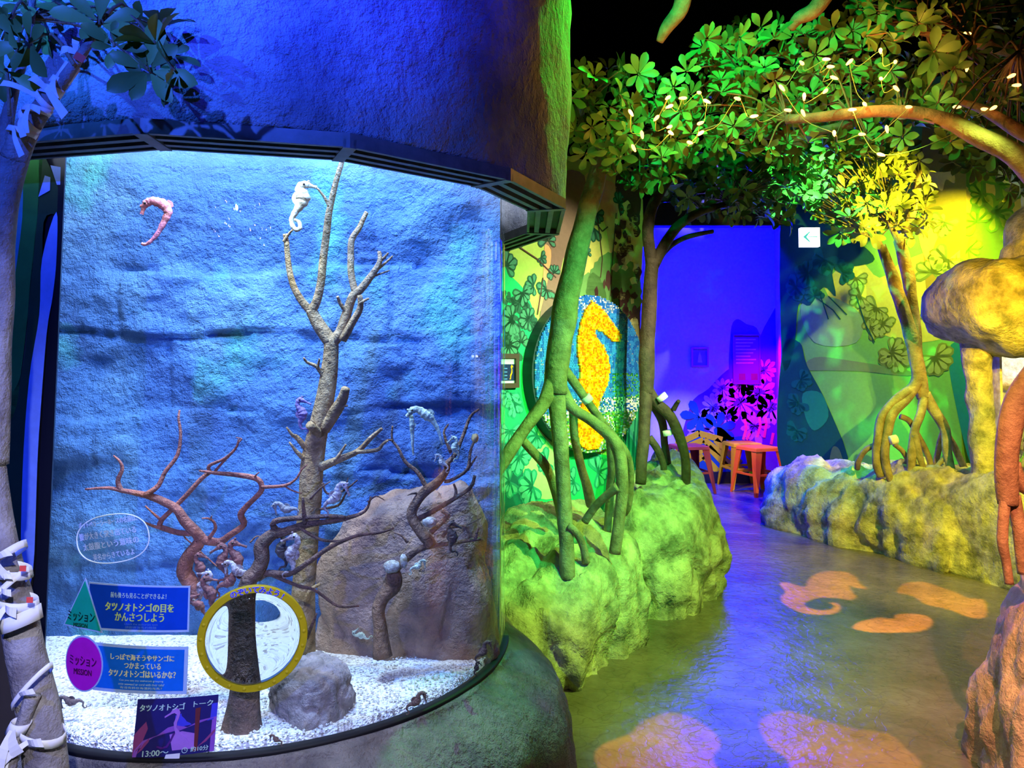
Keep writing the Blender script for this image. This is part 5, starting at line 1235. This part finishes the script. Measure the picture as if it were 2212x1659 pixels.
band(1950, 243, 2.71, 15, 'tape', t2, mat('pale_tape', (.7, .75, .72), .5), (1, 0, 0), .022)
c2 = region(175, [(1480, 180), (1490, 90), (1560, 50), (1640, 60), (1720, 60), (1780, 50), (1900, 100), (1980, 130), (1990, 240), (1960, 310), (1900, 330), (1760, 320), (1660, 340), (1560, 330), (1490, 290)], 2.75, 3.3)
foliage(t2, c2, .064, leafA, 300)
twigs(t2, c2, [at(1700, 258, 2.8), at(1840, 250, 2.8), at(1950, 242, 2.75), at(1600, 160, 3.0), at(1760, 160, 3.0), at(1650, 292, 3.0)], bark_red_m)
t3 = tree('overhead_foliage', 'dark leafy boughs across the top right corner', 'foliage', [
    ('limb', [(2300, 120, 18), (2200, 110, 15), (2100, 90, 12), (2000, 70, 9), (1900, 40, 7)], 2.5, 2.9, 0, 0),
    ('limb', [(1480, -30, 20), (1470, 20, 18), (1440, 60, 14), (1425, 90, 8)], 2.7, 2.8, 0, 0),
    ('limb', [(1800, -40, 20), (1760, 20, 17), (1725, 40, 14), (1708, 62, 9)], 2.7, 2.8, 0, 0)], bark_red_m, at(2300, 120, 2.5))
c3 = region(115, [(1820, -40), (2250, -40), (2250, 330), (2150, 330), (2050, 310), (1990, 260), (1990, 130), (1920, 90), (1830, 70)], 2.5, 3.1)
foliage(t3, c3, .068, leafA, 300)
twigs(t3, c3, [at(2100, 90, 2.6), at(2200, 110, 2.5), at(2000, 70, 2.8)], bark_red_m)
# 3. brown tree before the doorway
t4 = tree('mangrove_tree', 'brown mangrove trunk standing at the left side of the blue doorway', 'tree', [
    ('trunk', [(1409, 560, 15), (1404, 640, 16), (1400, 720, 17), (1398, 800, 17), (1397, 850, 16)], 4.15, 4.15, 0, 0),
    ('branch', [(1408, 580, 13), (1400, 500, 13), (1408, 450, 12), (1430, 410, 10), (1460, 370, 8), (1480, 330, 6)], 4.15, 4.2, 0, 0),
    ('branch', [(1412, 575, 13), (1440, 520, 12), (1475, 480, 11), (1520, 455, 9), (1580, 440, 7)], 4.15, 4.3, 0, 0),
    ('branch', [(1420, 560, 8), (1450, 530, 7), (1490, 510, 6), (1540, 500, 5)], 4.2, 4.4, 0, 0),
    ('root', [(1396, 840, 14), (1392, 920, 13), (1388, 980, 12), (1383, 1045, 12)], 4.15, 4.0, 0, 0),
    ('root', [(1400, 840, 13), (1418, 870, 12), (1448, 900, 12), (1470, 950, 11), (1482, 1000, 10), (1480, 1070, 10)], 4.15, 4.2, 0, 0),
    ('root', [(1408, 870, 9), (1430, 910, 9), (1436, 960, 8), (1442, 1000, 8)], 4.2, 4.4, 0, 0),
    ('root', [(1402, 945, 8), (1420, 970, 8), (1432, 1000, 7), (1434, 1015, 7)], 4.1, 4.1, 0, 0),
    ('root', [(1455, 885, 6), (1462, 872, 5), (1466, 866, 4)], 4.15, 4.1, 0, 0)], bark_dark_m, at(1383, 1045, 4.0))
band(1430, 858, 4.12, 12, 'tape', t4, white_m, (.5, 0, -.7), .03); band(1442, 935, 4.2, 10, 'tape', t4, white_m, (.2, 0, -1), .03)
c4 = region(125, [(1400, 330), (1500, 320), (1600, 330), (1720, 340), (1715, 480), (1620, 475), (1520, 450), (1480, 460), (1420, 430)], 4.2, 5.2)
foliage(t4, c4, .09, leafA, 300, rnd=1)
twigs(t4, c4, [at(1480, 340, 4.3), at(1580, 440, 4.4), at(1520, 456, 4.4)], bark_m)
# 4. yellow mangrove on the right planter
Y5 = 5.0
t5 = tree('mangrove_tree', 'yellow-lit mangrove on the right rock planter', 'tree', [
    ('trunk', [(1903, 530, 10), (1925, 590, 12), (1945, 650, 13), (1963, 710, 14), (1978, 770, 15), (1988, 830, 14), (1996, 860, 13)], Y5, Y5, 0, 0),
    ('trunk', [(1942, 518, 12), (1958, 580, 13), (1968, 640, 13), (1974, 700, 13), (1984, 790, 12)], Y5+.05, Y5, 0, 0),
    ('branch', [(1985, 320, 7), (1983, 380, 8), (1975, 440, 9), (1955, 500, 10)], 5.1, 5.05, 0, 0),
    ('branch', [(1903, 535, 7), (1896, 520, 6), (1886, 505, 4)], Y5, Y5, 0, 0), ('branch', [(1944, 525, 8), (1930, 500, 6), (1920, 480, 4)], Y5, Y5, 0, 0),
    ('root', [(1985, 800, 14), (1975, 835, 12), (1935, 865, 10), (1905, 900, 9), (1896, 950, 9), (1894, 1000, 9), (1903, 1030, 8)], Y5, 4.95, 0, 0),
    ('root', [(1985, 820, 11), (1960, 860, 10), (1930, 890, 10), (1918, 930, 9), (1912, 990, 9), (1926, 1045, 7)], Y5, 4.9, 0, 0),
    ('root', [(1998, 850, 10), (1990, 890, 9), (1976, 930, 9), (1970, 980, 9), (1968, 1042, 8)], Y5, 4.85, 0, 0),
    ('root', [(1998, 850, 12), (2020, 890, 11), (2042, 930, 10), (2046, 980, 9), (2058, 1028, 8)], Y5, 4.9, 0, 0),
    ('root', [(1976, 940, 7), (1985, 980, 7), (2000, 1030, 6), (2004, 1055, 6)], 4.9, 4.8, 0, 0),
    ('root', [(1945, 900, 6), (1965, 910, 6), (1985, 945, 6), (2005, 985, 6), (2012, 1020, 6)], 5.0, 5.0, 0, 0),
    ('root', [(2040, 925, 6), (2030, 960, 6), (2022, 1000, 6), (2022, 1018, 6)], 5.05, 5.1, 0, 0),
    ('root', [(2046, 940, 7), (2064, 970, 7), (2078, 1000, 7), (2084, 1016, 7)], 5.1, 5.1, 0, 0),
    ('root', [(1895, 960, 5), (1870, 972, 6), (1855, 995, 6), (1852, 1012, 6)], 5.0, 5.15, 0, 0),
    ('root', [(1932, 960, 5), (1950, 975, 5), (1964, 1000, 5)], 4.95, 4.95, 0, 0),
    ('root', [(2042, 985, 5), (2030, 1000, 5), (2018, 1015, 5)], 4.95, 4.95, 0, 0)], bark_m, at(1968, 1042, 4.85))
band(1930, 950, 4.88, 10, 'tape', t5, white_m, (1, 0, .2), .04)
c5 = region(120, [(1700, 310), (1780, 300), (1900, 300), (1990, 330), (2010, 400), (2000, 480), (1960, 520), (1880, 505), (1800, 510), (1790, 470), (1730, 450), (1690, 400)], 4.75, 5.3)
foliage(t5, c5, .098, leafB, 300, lift=.45)
twigs(t5, c5, [at(1983, 380, 5.1), at(1896, 522, 5.0), at(1925, 485, 5.0)], bark_m)
# 5. leaf bough before the right mural panel
t6 = tree('leafy_bough', 'yellow-green leafy bough hanging before the right mural panel', 'foliage', [('limb', [(2300, 300, 10), (2220, 310, 8), (2140, 320, 6), (2060, 320, 4)], 4.0, 4.2, 0, 0)], bark_m, at(2300, 300, 4.0))
c6 = region(34, [(2040, 290), (2120, 290), (2230, 340), (2230, 440), (2170, 410), (2110, 370), (2050, 350)], 3.9, 4.3)
foliage(t6, c6, .085, leafB, 300); twigs(t6, c6, [at(2140, 320, 4.1), at(2220, 310, 4.05)], bark_m)
# 6. root over the right boulder
Yr = 2.2
t7 = tree('mangrove_root', 'brown arched mangrove root standing on the reddish boulder', 'root', [
    ('root', [(2290, 760, 26), (2240, 800, 25), (2205, 850, 24), (2184, 910, 23), (2176, 980, 22), (2176, 1040, 22), (2178, 1090, 20)], Yr, Yr, 0, 0),
    ('root', [(2176, 1060, 13), (2168, 1110, 11), (2166, 1170, 10), (2174, 1215, 9), (2180, 1262, 9)], Yr, Yr-.03, 0, 0),
    ('root', [(2188, 1070, 15), (2198, 1120, 14), (2206, 1180, 13), (2214, 1240, 13)], Yr, Yr-.02, 0, 0),
    ('root', [(2192, 1000, 12), (2210, 1052, 13), (2250, 1056, 13)], Yr, Yr, 0, 0)], bark_red_m, at(2180, 1262, Yr))
# 7. blue-lit tree at the left edge
t8 = tree('wishing_tree', 'blue-lit tree at the left edge tied with white paper strips', 'tree', [
    ('trunk', [(106, 1720, 40), (92, 1600, 40), (72, 1480, 38), (44, 1340, 35), (12, 1220, 34), (-14, 1100, 33), (-30, 960, 32)], 1.12, 1.15, 0, 0),
    ('trunk', [(-20, 1000, 34), (-8, 880, 26), (-4, 760, 26), (2, 640, 26), (-2, 520, 30), (8, 430, 28), (36, 330, 26)], 1.15, 1.12, 0, 0),
    ('branch', [(30, 345, 26), (60, 280, 24), (95, 230, 20), (128, 185, 15), (160, 140, 11), (200, 80, 8), (214, 50, 5)], 1.12, 1.08, 0, 0),
    ('branch', [(20, 380, 16), (10, 300, 14), (30, 200, 10), (60, 100, 8), (70, 0, 7)], 1.14, 1.2, 0, 0),
    ('root', [(72, 1500, 16), (50, 1560, 13), (30, 1620, 11), (20, 1700, 10)], 1.1, 1.08, 0, 0)], bark_grey_m, at(100, 1690, 1.12), 18)
c8 = region(13, [(-20, -30), (80, -30), (120, 40), (300, 20), (380, 60), (390, 160), (330, 180), (270, 120), (200, 80), (100, 80), (40, 120), (20, 200), (-20, 200)], 1.05, 1.35)
c8 += [at(215, 52, 1.06), at(345, 60, 1.3), at(370, 120, 1.3), at(20, 45, 1.1), at(330, 160, 1.32), at(10, 150, 1.15), at(60, 10, 1.2)]
foliage(t8, c8, .052, leafA, 200)
twigs(t8, c8, [at(214, 50, 1.08), at(160, 140, 1.08), at(66, 40, 1.2), at(20, 250, 1.14)], bark_m, .002)
# paper strips tied on the tree
def strip(label, px, py, Y, r, axang, w, tails, group, tilt=0.0):
    p = at(px, py, Y); t = thing('paper_strip', label, 'paper', p, group)
    a = Vector((math.sin(axang), 0, math.cos(axang))); rx = Vector((0, 1, 0)).cross(a).normalized(); R = m(r, Y)+.0015; hw = m(w, Y)/2
    mb = MB(); vs = []; n = 20
    for k in range(n+1):
        q = PI*2*k/n
        c = p+rx*math.cos(q)*R-Vector((0, 1, 0))*math.sin(q)*R+a*(tilt*R*math.cos(q))
        vs += [c-a*hw, c+a*hw, c+a*hw+(c-p).normalized()*.0006, c-a*hw+(c-p).normalized()*.0006]
    fs = []
    for k in range(n):
        for q in range(4): fs.append((k*4+q, (k+1)*4+q, (k+1)*4+(q+1) % 4, k*4+(q+1) % 4))
    mb.add(vs, fs); mb.build('band', white_m, t, True)
    for (ang, ln) in tails:
        d = Vector((math.sin(ang), -.25, math.cos(ang))).normalized(); s = d.cross(Vector((0, -1, 0))).normalized(); L = m(ln, Y); mb = MB(); vs = []
        b = p-Vector((0, R*1.02, 0))
        for k in range(6):
            f = k/5; c = b+d*L*f+Vector((0, -.006*math.sin(f*3), -.25*L*f*f)); ww = hw*(.55+.5*f)
            for y in (0, -.0006): vs += [c-s*ww+Vector((0, y, 0)), c+s*ww+Vector((0, y, 0))]
        fs = []
        for k in range(5):
            i = k*4; j = i+4; fs += [(i, i+1, j+1, j), (i+2, j+2, j+3, i+3), (i, j, j+2, i+2), (i+1, i+3, j+3, j+1)]
        fs += [(0, 2, 3, 1), (20, 21, 23, 22)]
        mb.add(vs, fs); mb.build('tail', white_m, t)
    return t
red_m = mat('red_print', (.8, .08, .06), .6)
ordw = ['topmost', 'second', 'third', 'fourth', 'fifth', 'sixth', 'seventh', 'eighth', 'ninth', 'tenth']
low = [(18, 1198, 34, -.25, 16, [(2.2, 40), (.9, 50)], .4), (24, 1232, 34, -.25, 18, [(1.2, 34)], -.5), (30, 1262, 35, -.25, 14, [(4.6, 30), (1.5, 26)], .6), (38, 1300, 35, -.2, 20, [(1.6, 30), (3.6, 40)], -.4), (46, 1336, 36, -.2, 30, [], .15), (70, 1482, 38, -.15, 12, [(1.0, 46)], .9), (40, 1570, 16, .5, 26, [(3.4, 70), (2.6, 40)], .3), (90, 1580, 41, -.1, 18, [(4.2, 60), (1.2, 40)], -.5), (26, 1630, 14, .3, 26, [(3.1, 60)], .2)]
for i, (x, y, r, ax, w, tl, ti) in enumerate(low):
    o = strip('white paper strip on the lower trunk at left, %s from the top' % ordw[i], x, y, 1.11 if r > 20 else 1.09, r, ax, w, tl, 'paper strips on the lower trunk', ti)
    if i in (1, 3):
        p = at(x+r*.75, y-4, 1.075); mb = MB(); mb.box(p, (.009, .0008, .008)); mb.build('red_mark', red_m, o)
high = [(48, 286, 25, .55, 13, [(2.6, 60)], .3), (64, 262, 24, .6, 14, [(2.8, 40)], -.4), (80, 240, 22, .65, 16, [(3.1, 50), (1.7, 30)], .5), (96, 218, 20, .65, 14, [(5.3, 80)], -.3), (112, 198, 18, .6, 20, [(2.3, 76), (5.6, 40)], .3), (128, 178, 15, .6, 18, [(2.9, 40)], .1), (146, 158, 13, .58, 44, [], .1), (172, 118, 10, .58, 20, [(.3, 40), (4.9, 30)], .3)]
for i, (x, y, r, ax, w, tl, ti) in enumerate(high):
    o = strip('blue-lit paper strip on the upper left branch, %s counted up from its foot' % (['first']+ordw[1:])[i], x, y, 1.10, r, ax, w, tl, 'paper strips on the upper branch', ti)
    if i == 7:
        p = at(x, y+6, 1.08); mb = MB(); mb.box(p, (.016, .0008, .011), Matrix.Rotation(.5, 3, 'Y')); mb.build('red_mark', red_m, o)
# ---- fairy lights
bulbs = [(1363, 244), (1418, 255), (1443, 211), (1446, 230), (1475, 212), (1510, 200), (1527, 219), (1593, 213), (1446, 274), (1449, 287), (1387, 291), (1369, 320), (1513, 288), (1490, 308), (1513, 266), (1629, 251), (1732, 136), (1689, 190), (1737, 209), (1735, 244), (1702, 238), (1785, 128), (1794, 144), (1835, 134), (1902, 110), (1934, 134), (1802, 168), (1903, 170), (1936, 191), (1783, 197), (1841, 237), (1868, 225), (1963, 231), (1802, 288), (1862, 290), (1916, 279), (1903, 334), (2067, 231), (2128, 236), (2146, 233), (2094, 273), (2061, 261), (2089, 146), (2185, 164), (2196, 184), (2090, 72)]
bulb_m = mat('fairy_bulb', (1, .7, .3), .4, emit=(1.0, .46, .09), estr=5)
wire_m = mat('fairy_wire', (.30, .34, .12), .4)
t = thing('fairy_lights', 'string of warm fairy lights wound through the overhead leaves', 'fairy lights', at(1363, 244, 2.62))
P = [at(x, y, 2.55+.04*math.sin(i*1.7)) for i, (x, y) in enumerate(bulbs)]
order = [0]; left = set(range(1, len(P)))
while left:
    j = min(left, key=lambda k: (P[k]-P[order[-1]]).length); order.append(j); left.discard(j)
mb = MB(); pts = []
for a, b in zip(order[:-1], order[1:]):
    pts.append((*P[a], .0013)); mid = (P[a]+P[b])/2+Vector((random.uniform(-.02, .02), .04, -.018)); pts.append((*mid, .0013))
pts.append((*P[order[-1]], .0013)); tube(mb, pts, 5, 4); mb.build('wire', wire_m, t, True)
mb = MB(); tube(mb, [(0, 0, -.014, .0026), (0, 0, -.006, .0052), (0, 0, .004, .0062), (0, 0, .011, .0045), (0, 0, .015, .0006)], 8, 2)
proto = mb.build('bulb', bulb_m, t, True); inv = Matrix.Translation(-t.location)
for i, p in enumerate(P):
    o = proto if i == 0 else proto.copy()
    if i: C.objects.link(o)
    o.parent = t; o.matrix_parent_inverse = inv; o.location = p; o.rotation_euler = (random.uniform(-1, 1), random.uniform(-2, 2), 0)

for i in [k for k in range(0, len(P), 3) if bulbs[k][0] < 1960]: point('fairy_glow', P[i]+Vector((0, -.015, 0)), (1.0, .40, .06), .8, .006)

# ---- a second string behind the visitor, seen as sparks mirrored in the tank glass
back = [(530, 335), (513, 362), (508, 393), (507, 408), (514, 420), (503, 422), (487, 433), (462, 447), (463, 455), (505, 450), (518, 456), (528, 467), (545, 470), (550, 447), (560, 440), (549, 457), (493, 471), (486, 481), (494, 488), (451, 479), (462, 498), (470, 508), (550, 485), (566, 493), (575, 495), (584, 491), (540, 495), (570, 528), (562, 514)]
bm2 = mat('fairy_bulb_far', (1, .8, .5), .4, emit=(1.0, .72, .40), estr=60)
t = thing('fairy_lights', 'string of fairy lights hung behind the visitor, mirrored in the tank', 'fairy lights', (0, -.6, 1.9)); PB = []
for i, (x, y) in enumerate(back):
    a, z = on_glass(x, y); g = cyl(a, z); d = (g-Vector((0, 0, H))).normalized(); nn = Vector((math.cos(a), math.sin(a), 0)); r = d-nn*2*d.dot(nn); PB.append(g+r*(2.1+.25*math.sin(i*2.1)))
mb = MB(); tube(mb, [(*p, .0013) for p in sorted(PB, key=lambda q: q.z)], 5, 3); mb.build('wire', wire_m, t, True)
mb = MB(); tube(mb, [(0, 0, -.005, .0015), (0, 0, 0, .0034), (0, 0, .005, .0015)], 8, 2); p2 = mb.build('bulb', bm2, t, True); inv = Matrix.Translation(-t.location)
for i, p in enumerate(PB):
    o = p2 if i == 0 else p2.copy()
    if i: C.objects.link(o)
    o.parent = t; o.matrix_parent_inverse = inv; o.location = p
for k in ('fairy_bulb', 'fairy_bulb_far', 'exit_white', 'exit_arrow'): MATS[k].cycles.emission_sampling = 'NONE'
